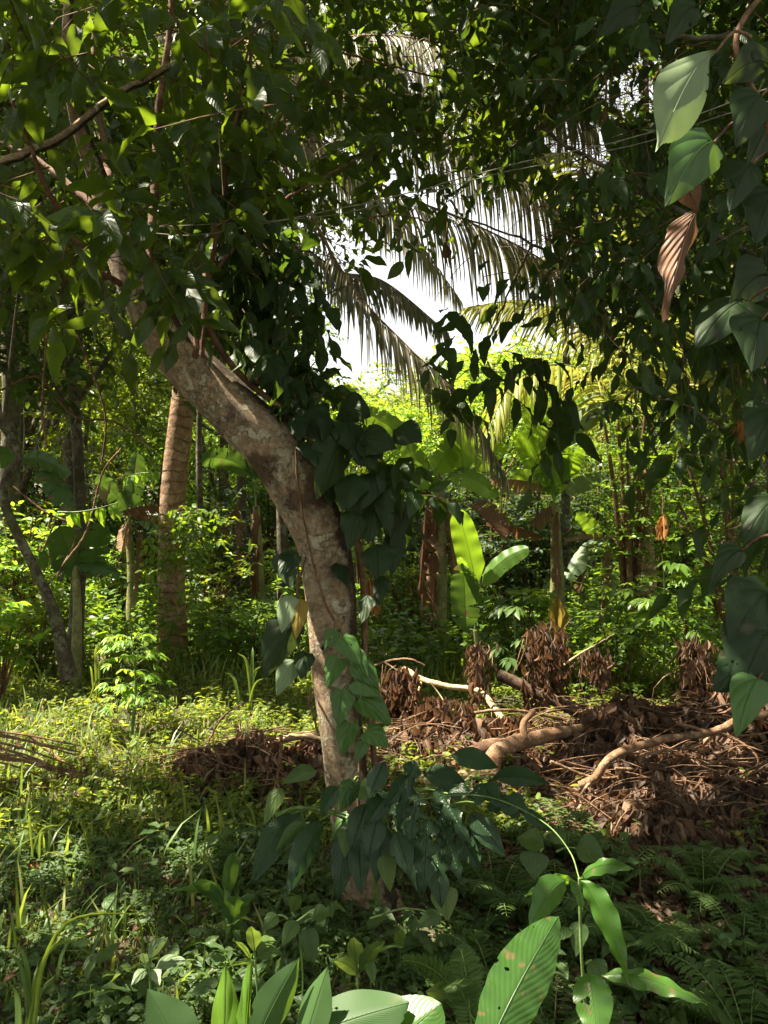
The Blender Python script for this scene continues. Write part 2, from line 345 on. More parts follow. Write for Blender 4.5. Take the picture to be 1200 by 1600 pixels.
M['dry_wood'] = barkmat('dry_wood', (.20,.11,.06), (.32,.22,.14), (.06,.03,.02), 1.6, .8)
M['pale_wood'] = barkmat('pale_dry_wood', (.46,.32,.17), (.52,.42,.27), (.2,.11,.06), 1.6, .4)
M['dark_wood'] = barkmat('rotten_dark_wood', (.07,.042,.028), (.13,.09,.06), (.025,.016,.012), 1.4, .6)
M['stem'] = barkmat('green_stem', (.12,.2,.05), (.2,.28,.09), (.08,.10,.03), 2.0, .2, rough=.5)
M['stem_brown'] = barkmat('brown_stem', (.14,.075,.04), (.2,.13,.07), (.06,.03,.02), 2.0, .3)
M['pseudo'] = barkmat('banana_stem', (.2,.22,.08), (.3,.26,.13), (.11,.06,.03), 1.0, .4, rough=.6)
M['cord'] = barkmat('weathered_cord', (.22,.2,.17), (.30,.28,.24), (.12,.10,.08), 3.0, .3)
def groundmat():
    m, nt, N, L = newmat('forest_soil'); tc = N.new('ShaderNodeTexCoord'); oc = tc.outputs['Object']
    a = noise(nt, 1.3, 5, .6, oc).outputs[0]; b = noise(nt, 22, 6, .7, oc).outputs[0]; c = noise(nt, 90, 4, .7, oc).outputs[0]
    col = ramp(nt, b, [(.3, (.035,.024,.014)), (.5, (.07,.05,.03)), (.7, (.13,.09,.055))])
    col = mix(nt, ramp(nt, a, [(.42, (0,0,0)), (.62, (.8,.8,.8))]), col, ramp(nt, c, [(.3, (.025,.045,.014)), (.7, (.07,.10,.03))]))
    bs = N.new('ShaderNodeBsdfPrincipled'); L.new(col, bs.inputs['Base Color']); bs.inputs['Roughness'].default_value = .95
    bm = N.new('ShaderNodeBump'); bm.inputs['Strength'].default_value = .8; bm.inputs['Distance'].default_value = .03
    L.new(math_(nt, 'ADD', b, c), bm.inputs['Height']); L.new(bm.outputs[0], bs.inputs['Normal'])
    out = N.new('ShaderNodeOutputMaterial'); L.new(bs.outputs[0], out.inputs[0]); return m
M['ground'] = groundmat()

# leaf templates
T_far = template('ovate', 3, 3, .3, .15, ww=.55)
T_mid = template('ovate', 5, 3, .3, .2, .03, ww=.5)
T_near = template('ovate', 9, 5, .3, .22, .06, ww=.5, nw=1.7)
T_lance = template('lance', 4, 3, .3, .25, ww=.28)
T_small = template('ellip', 4, 3, .25, .15, ww=.5)
T_dead = template('lance', 6, 3, 1.4, .35, .05, ww=.34)
T_dead2 = template('ovate', 6, 5, 1.0, .5, .12, ww=.55)
T_near2 = template('ellip', 10, 5, .5, .45, .10, ww=.42, nw=1.3)
T_near3 = template('lance', 10, 5, .35, .6, .07, ww=.36, nw=2.2)
T_blade = template('blade', 5, 3, .5, .0, ww=.05)

# ------------------------------------------------------------------ canopy leaves cut away along sun rays to light chosen spots
SPOTS = [(150,1120,5.4,.6), (250,1130,5.2,.8), (330,1160,4.9,.6), (420,1150,4.9,.6), (205,1030,5.2,.45), (60,1180,4.6,.35),
         (640,1110,4.9,.3), (710,1075,5.4,.3), (780,1150,4.7,.33), (860,1030,5.4,.3), (700,1200,4.3,.3), (930,1230,4.0,.22),
         (1010,1165,4.3,.13), (1060,1150,4.3,.1), (1110,1140,4.3,.12), (1170,1110,4.9,.2), (850,1290,3.6,.2), (980,1300,3.6,.12), (1100,1250,3.8,.1), (1180,1200,4.0,.1), (1000,1240,3.8,.1),
         (790,1520,1.55,.16), (620,1590,1.5,.17), (370,1560,1.65,.15), (500,1590,1.5,.15), (300,1580,1.55,.1), (240,1490,1.9,.1), (930,1450,1.9,.12), (450,1480,1.9,.1),
         (280,690,7.8,.5), (285,760,7.8,.3), (385,665,2.8,.2), (440,750,2.8,.2), (490,900,2.8,.16), (500,1000,2.8,.13), (515,1110,2.8,.11), (235,520,2.95,.16),
         (1060,200,1.5,.08), (60,1230,4.1,.2), (110,1180,4.7,.3), (20,1300,3.5,.15), (100,1350,3.2,.14), (200,1280,3.7,.16), (520,940,2.95,.1), (505,1040,2.95,.08), (520,1160,2.95,.09), (330,610,2.9,.16), (420,1530,1.7,.14), (330,1500,1.9,.13), (250,1420,2.4,.12), (500,1530,1.7,.1), (860,1480,1.6,.1), (950,1400,1.8,.08), (60,1430,2.7,.12), (180,1420,2.7,.12), (300,1340,3.2,.12), (1000,1420,2.8,.12)]
_r = np.random.default_rng(123)
for _ in range(34):
    _Y = _r.uniform(6.6, 15); SPOTS.append((_r.uniform(-60, 1260), 800+_r.uniform(-.3, 1.3)*1200/_Y, _Y, _r.uniform(.25, .55)))
SPOTS = [q for q in SPOTS if not (q[2] > 6.5 and 590 < q[0] < 1010 and 770 < q[1] < 940)]
SPOTS += [(30,860,9,1.2), (200,900,9,.7), (820,700,9,1.0), (900,640,9,.9), (990,600,8.8,.9), (980,760,8,.8), (1000,900,6.8,.7), (725,670,8,.6), (738,850,6.3,.35), (640,740,8,.5), (450,880,9,.7), (1040,820,8,.6)]
SP = np.array([P(a, b, y) for a, b, y, r in SPOTS]); SR = np.array([s[3] for s in SPOTS])
def sunkeep(p):
    m = np.ones(len(p), bool)
    for s, r in zip(SP, SR):
        d = p-s; t = d@SUN; q = np.linalg.norm(d-t[:, None]*SUN, axis=1)
        m &= ~((q < r) & (t > .25))
    return m
HOLES = [(560,555,105,75,1), (655,475,65,45,1), (670,430,80,40,.6), (805,365,62,62,1), (900,235,55,52,1), (655,105,42,42,.9), (625,60,25,25,.8), (980,150,50,45,.9), (1010,90,25,20,.9), (760,400,150,70,.35),
         (430,500,45,60,.6), (500,420,60,60,.75), (830,500,70,40,.4), (960,560,80,80,.5), (640,590,60,45,1), (680,300,110,70,.4), (450,200,20,20,.9), (490,225,25,20,.9), (1060,130,30,25,.9), (1150,80,25,20,.8)]
def skykeep(p):
    x, y = toppx(p); m = np.ones(len(p), bool); q = rng.random(len(p))
    for cx, cy, rx, ry, k in HOLES:
        m &= ~((((x-cx)/rx)**2+((y-cy)/ry)**2 < 1) & (q < k))
    return m
def bothkeep(p): return sunkeep(p) & skykeep(p)

# ------------------------------------------------------------------ ground
def build_ground():
    xs = np.concatenate([-np.geomspace(150, 8, 14), np.linspace(-7.5, 7.5, 90), np.geomspace(8, 150, 14)])
    ys = np.concatenate([[-40, -15, -5], np.linspace(-2, 18, 110), np.geomspace(19, 160, 16)])
    X, Y = np.meshgrid(xs, ys, indexing='ij'); Z = gz(X, Y)
    i, j = np.meshgrid(np.arange(len(xs)-1), np.arange(len(ys)-1), indexing='ij'); n = len(ys)
    f = np.stack([i*n+j, (i+1)*n+j, (i+1)*n+j+1, i*n+j+1], -1)
    mb = MB(); mb.add(np.stack([X, Y, Z], -1), f, np.zeros((X.size, 2)), .5)
    tag(mb.build('ground', M['ground']), kind='structure')
build_ground()

# ------------------------------------------------------------------ ground cover (stuff)
def frustum_pts(n, y0, y1, pxr=(-80, 1280), pw=1.0):
    y = y0+(y1-y0)*rng.random(n)**pw; px = rng.uniform(pxr[0], pxr[1], n); x = (px-600)/F*y
    return x, y
def grass():
    mb = MB()
    for (n, y0, y1, pr, hmin, hmax, wd) in ((8000, 1.5, 4.2, (-80, 560), .025, .085, .8), (9000, 3.4, 7.5, (-80, 760), .05, .15, .9), (3500, 1.6, 4.2, (500, 1280), .02, .07, .8),
                                       (12000, 6.5, 18, (-80, 1280), .12, .38, 1.2), (260, 2.2, 5.5, (-60, 420), .16, .32, .8)):
        x, y = frustum_pts(n, y0, y1, pr)
        x = x+rng.normal(0, .03, n)
        a = rng.uniform(0, 6.283, n); h = rng.uniform(hmin, hmax, n)
        # blade: 4 rows, bending over
        t = np.array([0, .35, .7, 1.]); lean = rng.uniform(.1, .9, n)
        dx, dy = np.cos(a), np.sin(a)
        base = np.stack([x, y, gz(x, y)-.01], -1)
        hz = h[:, None]*(t-.35*lean[:, None]*t**3); out = h[:, None]*lean[:, None]*t**1.8
        w_ = (wd*.004*np.array([1, 1.1, .8, .08]))[None]*(1+h[:, None]*2.5)
        c = base[:, None]+np.stack([dx[:, None]*out, dy[:, None]*out, hz], -1)
        s = np.stack([-dy, dx, np.zeros(n)], -1)[:, None]
        v = np.stack([c-s*w_[..., None], c+s*w_[..., None]], 2)
        f = np.array([[i*2, i*2+1, i*2+3, i*2+2] for i in range(3)])[None]+np.arange(n)[:, None, None]*8
        uv = np.broadcast_to(np.stack([np.tile([-1, 1], 4), np.repeat(t, 2)], -1)[None], (n, 8, 2))
        mb.add(v, f, uv, np.repeat(rng.random(n), 8))
    tag(mb.build('grass', M['grass']), 'green grass blades growing over the clearing floor', 'grass', kind='stuff')
grass()
def clump(x, y, lo=.15):
    v = 1.5*np.sin(x*5.1+2*np.sin(y*3.7))*np.cos(y*4.3+1.7*np.sin(x*2.9))+.5*np.sin(x*11+y*13)
    return rng.random(len(x)) < np.clip(.55+.5*v, lo, 1)
def herbs(n, y0, y1, pr, size, k, hh, name, mat, label, tm=T_mid, dens=None):
    ml, mw = MB(), MB(); x, y = frustum_pts(n, y0, y1, pr)
    if y0 < 7:
        m = clump(x, y); x, y = x[m], y[m]; n = len(x)
    if dens is not None:
        m = dens(x, y); x, y = x[m], y[m]; n = len(x)
    h = hh*rng.uniform(.4, 1.3, n); lean = rng.normal(0, .25, (n, 2))*h[:, None]
    b = np.stack([x, y, gz(x, y)], -1); tp = b+np.column_stack([lean, h])
    twiggy(mw, b, tp, .0015+.004*h, .05, 2)
    t = rng.uniform(.35, 1, (n, k)); p = b[:, None]+(tp-b)[:, None]*t[..., None]
    a = rng.uniform(0, 6.283, (n, k)); d = np.stack([np.cos(a), np.sin(a), rng.uniform(-.35, .5, (n, k))], -1)
    nn = np.array([0, 0, 1.])+rng.normal(0, .35, (n*k, 3))
    scatter(ml, tm, p.reshape(-1, 3), nrm(d.reshape(-1, 3)), nn, size*rng.uniform(.5, 1.3, n*k), rng.uniform(.8, 1.3, n*k))
    o = ml.build(name, mat); tag(o, label, 'ground cover', kind='stuff')
    mw.build('stems', M['stem'], o)
herbs(11000, 1.45, 3.8, (-80, 1280), .032, 7, .07, 'creeping_herbs', M['herb'], 'low creeping herbs with small dull green leaves covering the near ground', dens=lambda x, y: ~((600+F*x/y > 840) & (y > 2.9) & (rng.random(len(x)) < .8)))
herbs(6500, 3.4, 7.5, (-80, 1280), .045, 8, .14, 'clearing_herbs', M['weed'], 'ankle high leafy weeds across the middle of the clearing', dens=lambda x, y: ~((600+F*x/y > 800) & (y < 5.6) & (rng.random(len(x)) < .85)))
herbs(420, 1.5, 3.4, (100, 1280), .075, 5, .14, 'broad_leaved_herbs', M['herb'], 'larger oval leaved weeds scattered in the foreground shade', T_near)
herbs(5200, 7, 19, (-80, 1280), .10, 10, .55, 'undergrowth', M['shrub'], 'knee high bright undergrowth filling the ground under the far trees')
def litter():
    mb = MB()
    for n, y0, y1, pr, s in ((3500, 1.5, 5, (-80, 1280), .045), (8000, 2.2, 4.2, (760, 1280), .055), (4000, 4, 9, (0, 1280), .06)):
        x, y = frustum_pts(n, y0, y1, pr); a = rng.uniform(0, 6.283, n)
        scatter(mb, T_dead, np.stack([x, y, gz(x, y)+.012+rng.random(n)*.02], -1), np.stack([np.cos(a), np.sin(a), rng.normal(0, .25, n)], -1),
                np.array([0, 0, 1.])+rng.normal(0, .4, (n, 3)), s*rng.uniform(.6, 1.5, n))
    tag(mb.build('leaf_litter', M['dead']), 'brown fallen leaves strewn over the soil between the weeds', 'leaf litter', kind='stuff')
litter()

# ------------------------------------------------------------------ generic single leaf from base to tip
def leaf_mesh(mb, base, tip, width, kind='ovate', rows=14, across=7, arch=.12, roll=0., fold=.25, wave=.02, nw=2.5, side=None, tears=0, r=None, lobes=None, up=None):
    base = np.asarray(base, float); tip = np.asarray(tip, float); d = tip-base; Ln = np.linalg.norm(d); d = d/Ln
    view = nrm(.5*(base+tip)-np.array([0, 0, EYE])) if up is None else -nrm(np.asarray(up, float))
    X = nrm(np.cross(d, view)); Z = np.cross(X, d)
    if Z@view > 0: Z = -Z; X = -X
    c, s = math.cos(roll), math.sin(roll); X, Z = c*X+s*Z, -s*X+c*Z
    t = np.linspace(0, 1, rows); u = np.linspace(-1, 1, across); wd = PROF[kind](t)*width/2; wd[-1] = 0
    if kind not in ('heart',): wd[0] = width*.015
    T, U = np.meshgrid(t, u, indexing='ij'); Wd = wd[:, None]*np.ones_like(U)
    if lobes is not None:                     # deep gaps between finger-like lobes
        k = .5+.5*np.cos(T*6.283*lobes+np.sign(U)*.6)
        Wd = Wd*np.where(np.abs(U) > .3, 1-.75*k*np.clip((.85-T)*4, 0, 1)*np.clip(T*5, 0, 1), 1)
    xx = U*Wd
    zz = -fold*np.abs(xx)+wave*Ln*np.sin(T*nw*6.283+np.sign(U)*.9+U)*np.abs(U)**1.5
    arc = arch*Ln*np.sin(np.pi*T**.8)
    along = T*Ln+(-.09*width*np.abs(U)*(T < .03) if kind == 'heart' else .0)
    v = base+along[..., None]*d+xx[..., None]*X+(zz)[..., None]*Z
    v[..., 2] += arc
    uv = np.stack([U, T], -1)
    i, j = np.meshgrid(np.arange(rows-1), np.arange(across-1), indexing='ij')
    if tears:
        # split the blade into ribbons on each side of the midrib
        v2 = v.copy(); rows_ = []
        h = across//2; cuts = sorted(random.sample(range(2, rows-2), min(tears, rows-4)))
        f = []; vs_ = [v.reshape(-1, 3)]; n0 = rows*across; uvs = [uv.reshape(-1, 2)]
        lab = np.zeros((rows, 2), int)
        prev = 0; segs = []
        for cu in cuts+[rows-1]: segs.append((prev, cu)); prev = cu
        off = 0; V = []; UV = []; FF = []
        for sd in (0, 1):
            for (a, b) in segs:
                sl_ = slice(0, h+1) if sd == 0 else slice(h, across)
                blk = v[a:b+1, sl_].copy(); ub = uv[a:b+1, sl_]
                dd = random.uniform(-.03, .09)*width; sh = random.uniform(-.03, .03)*Ln
                ed = np.abs(ub[..., 0])[..., None]
                blk = blk + ed*(dd*Z) + ed**2*np.array([0, 0, -1.])*random.uniform(0, .12)*width + ed*sh*d
                # narrow the ribbon at its outer edge so that daylight shows
                mid_ = blk.mean(0, keepdims=True); blk = blk*(1-.14*ed)+mid_*(.14*ed)
                r_, c_ = blk.shape[:2]; ii, jj = np.meshgrid(np.arange(r_-1), np.arange(c_-1), indexing='ij')
                FF.append(np.stack([ii*c_+jj, ii*c_+jj+1, (ii+1)*c_+jj+1, (ii+1)*c_+jj], -1).reshape(-1, 4)+off)
                V.append(blk.reshape(-1, 3)); UV.append(ub.reshape(-1, 2)); off += r_*c_
        mb.add(np.concatenate(V), np.concatenate(FF), np.concatenate(UV), random.random() if r is None else r)
    else:
        f = np.stack([i*across+j, i*across+j+1, (i+1)*across+j+1, (i+1)*across+j], -1)
        mb.add(v, f, uv, random.random() if r is None else r)
    # midrib
    mid = v[:, across//2]
    tube(mb, mid-Z*.002*0, np.linspace(max(width*.010, .0009), .0006, rows), 5, r=.9, cap=False)
    return v
def leaf(parent, b, t, width, m, kind='ovate', name='leaf', stalk=None, stalk_m=None, label=None, **k):
    """b, t: (px, py, Y)"""
    mb = MB(); B = P(*b); Tt = P(*t)
    leaf_mesh(mb, B, Tt, width, kind, **k)
    o = mb.build(name, M[m], parent)
    if stalk is not None:
        ms = MB(); S = np.asarray(P(*stalk)); md = (S+B)/2+np.array([0, 0, .12*np.linalg.norm(S-B)])
        tube(ms, smoothpath([S, md, B], 7), np.linspace(.004, .0025, 7)*max(1, width*6), 5)
        ms.build('petiole', M[stalk_m or 'stem'], o)
        for c in o.children: c.location = (0, 0, 0)
    if label: o['label'] = label
    return o
# children of parts: positions already expressed relative to the thing
_build = MB.build
def build2(s, name, m, parent=None, smooth=True):
    if parent is not None and '_w' not in parent and parent.parent is not None and '_w' in parent.parent:
        parent['_w'] = list(parent.parent['_w'])
    o = _build(s, name, m, parent, smooth); return o
MB.build = build2

# ------------------------------------------------------------------ the leaning tree
def pxpath(pts): return np.array([P(a, b, y) for a, b, y in pts])
def leaning_tree():
    t = thing('leaning_tree', 'leaning mottled brown tree with a bent trunk in the middle of the clearing', 'tree', (P(575, 1430, 2.95)[0], 2.95, 0))
    tr = [(590,1475,2.97,44),(575,1400,2.95,37),(556,1300,2.95,36),(540,1200,2.95,36),(528,1100,2.95,37),(521,1000,2.95,39),(516,920,2.95,41),(500,840,2.95,44),(468,765,2.93,48),
          (425,698,2.91,49),(370,645,2.89,46),(312,590,2.87,42),(268,540,2.86,37),(236,490,2.85,33),(212,440,2.85,32),(190,385,2.85,30),(172,335,2.84,24),(150,270,2.8,17),(120,180,2.7,13),(105,80,2.6,9),(110,-40,2.5,6)]
    pts = smoothpath(pxpath([q[:3] for q in tr]), 150); rad = smoothpath([[q[3]/F*q[2]] for q in tr], 150)[:, 0]
    mb = MB(); rad = rad*(.93+.5*np.exp(-np.linspace(0, 40, 150)/2.2)); tube(mb, pts, rad, 48, .04)
    for a_, L_ in ((-2.6, .30), (-1.2, .24), (-.4, .32), (1.0, .3), (2.4, .28)):
        o_ = pts[0]; e_ = o_+np.array([math.cos(a_)*L_, math.sin(a_)*L_*.8, 0]); e_[2] = float(gz(e_[0], e_[1]))-.03; s_ = o_+np.array([math.cos(a_)*.05, math.sin(a_)*.05, .16])
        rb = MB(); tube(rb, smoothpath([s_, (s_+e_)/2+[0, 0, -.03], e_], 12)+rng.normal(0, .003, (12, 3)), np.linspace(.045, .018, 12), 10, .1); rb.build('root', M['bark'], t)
    # knots and cut scars
    for (a, b, rr) in ((412,700,.016), (395,590,.02), (240,470,.03), (505,1010,.012), (345,610,.02)):
        c = P(a, b, 2.95-.11); tube(mb, [c+np.array([0, .05, 0]), c+np.array([0, 0, 0]), c+np.array([0, -.012, .004])], [rr*1.5, rr*1.1, rr*.3], 10, .06)
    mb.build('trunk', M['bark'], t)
    br = [([(225,470,2.85),(232,400,2.9),(242,300,2.95),(247,180,3.0),(265,40,3.0),(270,-80,3.0)], .028, 'bark_red'),
          ([(205,450,2.85),(150,420,2.7),(90,330,2.55),(60,260,2.5),(20,160,2.4)], .018, 'bark_red'),
          ([(305,585,2.8),(312,480,2.78),(335,390,2.75),(350,300,2.7),(372,170,2.65),(400,20,2.6)], .014, 'bark_red'),
          ([(315,590,2.8),(322,460,2.85),(345,400,2.9),(372,330,3.0),(420,220,3.1),(500,60,3.2)], .012, 'bark_red'),
          ([(180,360,2.85),(110,290,3.0),(40,240,3.1),(-60,200,3.2)], .02, 'bark_red'),
          ([(-30,265,2.6),(40,240,2.6),(110,205,2.62),(175,152,2.65),(250,112,2.7),(300,78,2.7),(350,15,2.75),(390,-60,2.8)], .021, 'bark'),
          ([(300,80,2.7),(380,60,2.8),(480,70,3.0),(600,100,3.3),(720,130,3.6)], .010, 'bark_red'),
          ([(175,330,2.84),(165,240,3.2),(150,140,3.6),(140,20,3.9)], .022, 'bark_red'),
          ([(340,420,2.72),(420,330,2.9),(520,270,3.2),(620,215,3.6),(700,200,3.9)], .009, 'bark_red')]
    for pp, r0, mt in br:
        q = smoothpath(pxpath(pp), 40); b = MB(); tube(b, q+rng.normal(0, .002, q.shape), np.linspace(r0*.8, r0*.3, 40), 10, .05)
        b.build('branch', M[mt], t)
    # crown
    ml, mw = MB(), MB()
    def region(n, poly_x, poly_y, y0, y1, k, size, L):
        px = rng.uniform(*poly_x, n); py = rng.uniform(*poly_y, n); Y = rng.uniform(y0, y1, n)
        b = np.stack([(px-600)/F*Y, Y, EYE+(800-py)/F*Y], -1); d = rng.normal(0, 1, (n, 3)); d[:, 2] *= .5
        twigs(ml, mw, b, d, L, k, size, T_near, .55, .3, bothkeep, .003, wm=1.0, flat=.7)
    region(96, (-60, 440), (-40, 420), 2.0, 2.9, 7, .13, .32)
    region(330, (-80, 520), (-80, 400), 2.9, 4.8, 8, .115, .42)
    region(50, (280, 520), (250, 480), 3.1, 3.9, 7, .11, .35)
    region(300, (380, 900), (-100, 230), 3.2, 5.4, 8, .11, .42)
    region(28, (-80, 190), (330, 440), 2.4, 3.6, 5, .15, .3)
    region(70, (480, 760), (120, 320), 3.4, 5.0, 7, .11, .35)
    region(46, (520, 900), (230, 400), 3.8, 5.4, 7, .10, .32)
    ml.build('crown', M['canopy'], t); mw.build('twigs', M['stem_brown'], t)
    # overhead part of the crown, above the frame
    ml, mw = MB(), MB(); n = 1500
    b = np.stack([rng.uniform(-5.5, 2.5, n), rng.uniform(.2, 5.5, n), rng.uniform(4.6, 6.2, n)], -1)
    d = rng.normal(0, 1, (n, 3)); d[:, 2] *= .4
    twigs(ml, mw, b, d, .55, 9, .17, T_mid, .5, .25, bothkeep, .004)
    ml.build('upper_crown', M['canopy'], t)
leaning_tree()

# ------------------------------------------------------------------ climbing pepper vine and its neighbours
def pepper_vine():
    t = thing('pepper_vine', 'young climbing vine with heart shaped green leaves on the lower right of the leaning trunk', 'vine', P(565, 1300, 2.8))
    st = MB(); tube(st, smoothpath(pxpath([(575,1330,2.79),(560,1260,2.79),(562,1180,2.79),(555,1100,2.79),(545,1040,2.79),(530,985,2.8),(512,950,2.8),(495,900,2.79),(480,840,2.78),(466,760,2.78),(462,700,2.77)]), 50)+rng.normal(0,.0015,(50,3)), np.linspace(.006, .0035, 50), 6)
    st.build('stem', M['stem_brown'], t)
    for (b, tp, w_, s) in [((524,986),(507,1016),.055,(532,984)), ((533,997),(563,1040),.085,(530,990)), ((530,1028),(511,1077),.08,(542,1022)),
                          ((535,1078),(528,1136),.098,(548,1072)), ((556,1062),(594,1088),.10,(548,1058)), ((549,1130),(534,1183),.088,(558,1128)), ((562,1092),(612,1134),.10,(552,1090)),
                          ((572,1142),(608,1168),.085,(560,1140)), ((568,1160),(556,1192),.055,(562,1155)), ((548,1020),(575,1058),.07,(545,1015)), ((556,1035),(592,1075),.09,(548,1030)),
                          ((552,1222),(545,1262),.07,(560,1215)), ((555,1225),(530,1268),.085,(562,1222)), ((546,1275),(518,1315),.07,(560,1265))]:
        leaf(t, (*b, 2.70), (*tp, 2.67), w_, 'pepper', 'heart', stalk=(*s, 2.78), rows=14, across=7, fold=.35, arch=.1, wave=.02, roll=random.uniform(-.35, .35))
pepper_vine()
def dark_climber():
    t = thing('climbing_vine', 'thick dark climber hanging over the right side of the leaning trunk with big shaded leaves', 'vine', P(520, 800, 2.95))
    s = MB(); tube(s, smoothpath(pxpath([(590,1380,2.95),(585,1200,2.95),(572,1050,2.98),(566,900,2.96),(545,800,2.94),(500,710,2.9),(440,640,2.88),(380,590,2.85),(330,520,2.83),(320,440,2.85),(350,300,3.0)]), 60), .012, 8, .1)
    s.build('stem', M['stem_brown'], t)
    for b, tp, w_ in [((515,650),(505,690),.12), ((540,690),(495,780),.26), ((560,760),(575,850),.22), ((590,850),(590,905),.2), ((600,700),(560,690),.16),
                      ((530,640),(580,650),.18), ((615,672),(660,690),.16), ((470,640),(500,690),.2), ((540,660),(560,720),.2), ((590,760),(610,840),.12), ((560,690),(620,700),.17),
                      ((640,790),(610,870),.12), ((620,830),(612,900),.13), ((555,740),(535,800),.2), ((450,600),(480,640),.12), ((415,560),(440,600),.12), ((262,440),(238,515),.17), ((290,450),(305,500),.16), ((525,880),(545,920),.1), ((575,930),(565,975),.1), ((600,900),(590,950),.09), ((480,690),(495,730),.13), ((545,700),(590,735),.14), ((460,650),(470,690),.12), ((585,800),(575,850),.14), ((500,740),(520,790),.18),
                      ((590,740),(560,800),.16), ((560,800),(545,860),.15)]:
        Y = random.uniform(2.6, 2.85)
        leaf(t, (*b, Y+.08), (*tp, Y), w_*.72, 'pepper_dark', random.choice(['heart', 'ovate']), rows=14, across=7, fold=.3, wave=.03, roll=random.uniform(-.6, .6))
    # upper mass
    ml, mw = MB(), MB()
    for n, x, y, Y0, Y1 in ((110, (330, 500), (390, 620), 2.85, 3.5), (26, (470, 535), (600, 790), 2.9, 3.15), (50, (300, 440), (250, 450), 2.8, 3.4)):
        px = rng.uniform(*x, n); py = rng.uniform(*y, n); px = np.maximum(px, 335+np.maximum(py-490, 0)*.98+rng.uniform(0, 40, n)); Y = rng.uniform(Y0, Y1, n)
        b = np.stack([(px-600)/F*Y, Y, EYE+(800-py)/F*Y], -1); d = rng.normal(0, 1, (n, 3)); d[:, 2] -= .3
        twigs(ml, mw, b, d, .16, 5, .10, T_near, .8, .3, None, .003, wm=1.2)
    ml.build('foliage', M['canopy_dark'], t); mw.build('twigs', M['stem_brown'], t)
dark_climber()
def hanging_left_leaves():
    t = thing('drooping_vine', 'drooping vine with pale and olive leaves hanging left of the trunk', 'vine', P(470, 950, 2.9))
    s = MB(); tube(s, smoothpath(pxpath([(480,860,2.9),(466,920,2.8),(462,980,2.78),(470,1030,2.8),(478,1060,2.9)]), 20), .004, 6); s.build('stem', M['stem_brown'], t)
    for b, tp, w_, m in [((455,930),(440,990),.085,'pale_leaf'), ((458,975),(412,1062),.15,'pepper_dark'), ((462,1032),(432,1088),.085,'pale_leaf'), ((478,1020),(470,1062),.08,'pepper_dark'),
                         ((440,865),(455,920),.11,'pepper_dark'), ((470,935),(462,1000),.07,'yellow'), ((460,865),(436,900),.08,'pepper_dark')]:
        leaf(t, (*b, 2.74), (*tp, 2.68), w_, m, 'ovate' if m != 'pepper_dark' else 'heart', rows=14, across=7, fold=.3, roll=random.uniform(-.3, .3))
hanging_left_leaves()

def lobed_plant():
    t = thing('drooping_aroid', 'dark glossy plant with long drooping split leaves around the foot of the leaning trunk', 'plant', P(600, 1400, 2.75))
    s = MB(); tube(s, smoothpath(pxpath([(590,1420,2.8),(585,1330,2.76),(600,1270,2.7),(640,1240,2.66),(720,1225,2.65)]), 24), .009, 7); s.build('stem', M['stem'], t)
    s = MB(); tube(s, smoothpath(pxpath([(585,1330,2.76),(540,1280,2.7),(470,1262,2.62),(430,1275,2.6)]), 24), .006, 7); s.build('stem', M['stem'], t)
    for b, tp, w_, lb in [((456,1272),(392,1384),.12,None), ((500,1282),(448,1402),.115,None), ((547,1284),(527,1408),.125,None), ((600,1290),(588,1380),.12,None), ((590,1275),(575,1345),.1,None),
                          ((648,1188),(622,1296),.115,3), ((668,1280),(662,1396),.14,3.5), ((680,1235),(735,1320),.12,3), ((660,1205),(740,1240),.10,None), ((700,1240),(800,1260),.1,3),
                          ((740,1230),(865,1300),.12,3), ((690,1290),(720,1380),.12,3), ((705,1180),(780,1200),.09,None), ((650,1215),(600,1262),.09,None), ((610,1240),(570,1290),.11,None),
                          ((760,1260),(850,1280),.10,3), ((715,1300),(750,1360),.11,None), ((620,1300),(640,1370),.1,None), ((770,1215),(860,1225),.09,None), ((530,1230),(500,1275),.08,None), ((575,1255),(548,1330),.11,None), ((615,1255),(640,1330),.12,3), ((640,1290),(655,1400),.12,None), ((560,1300),(565,1400),.11,None), ((470,1268),(430,1330),.09,None), ((690,1250),(690,1350),.12,3), ((735,1270),(790,1340),.11,None), ((600,1190),(575,1250),.09,None), ((680,1330),(690,1420),.11,None), ((655,1240),(640,1320),.1,3.5)]:
        Y = 2.55+random.uniform(-.08, .1)
        leaf(t, (*b, Y+.05), (*tp, Y-.04), w_*.8, 'lobed', 'lance' if lb is None else 'ovate', rows=36 if lb else 16, across=9, fold=.25, arch=.06, wave=.018, nw=4, lobes=lb, roll=random.uniform(-.5, .5), stalk=(b[0]*.6+600*.4, b[1]*.6+1262*.4, 2.68))
    for b, tp, w_ in [((495,1205),(440,1225),.06), ((440,1232),(412,1290),.06), ((590,1225),(560,1250),.07), ((600,1335),(610,1395),.07), ((545,1290),(538,1340),.07), ((480,1290),(430,1330),.06), ((690,1385),(700,1440),.1)]:
        leaf(t, (*b, 2.6), (*tp, 2.55), w_, 'herb', 'ovate', rows=10, across=5, roll=random.uniform(-.4, .4))
lobed_plant()

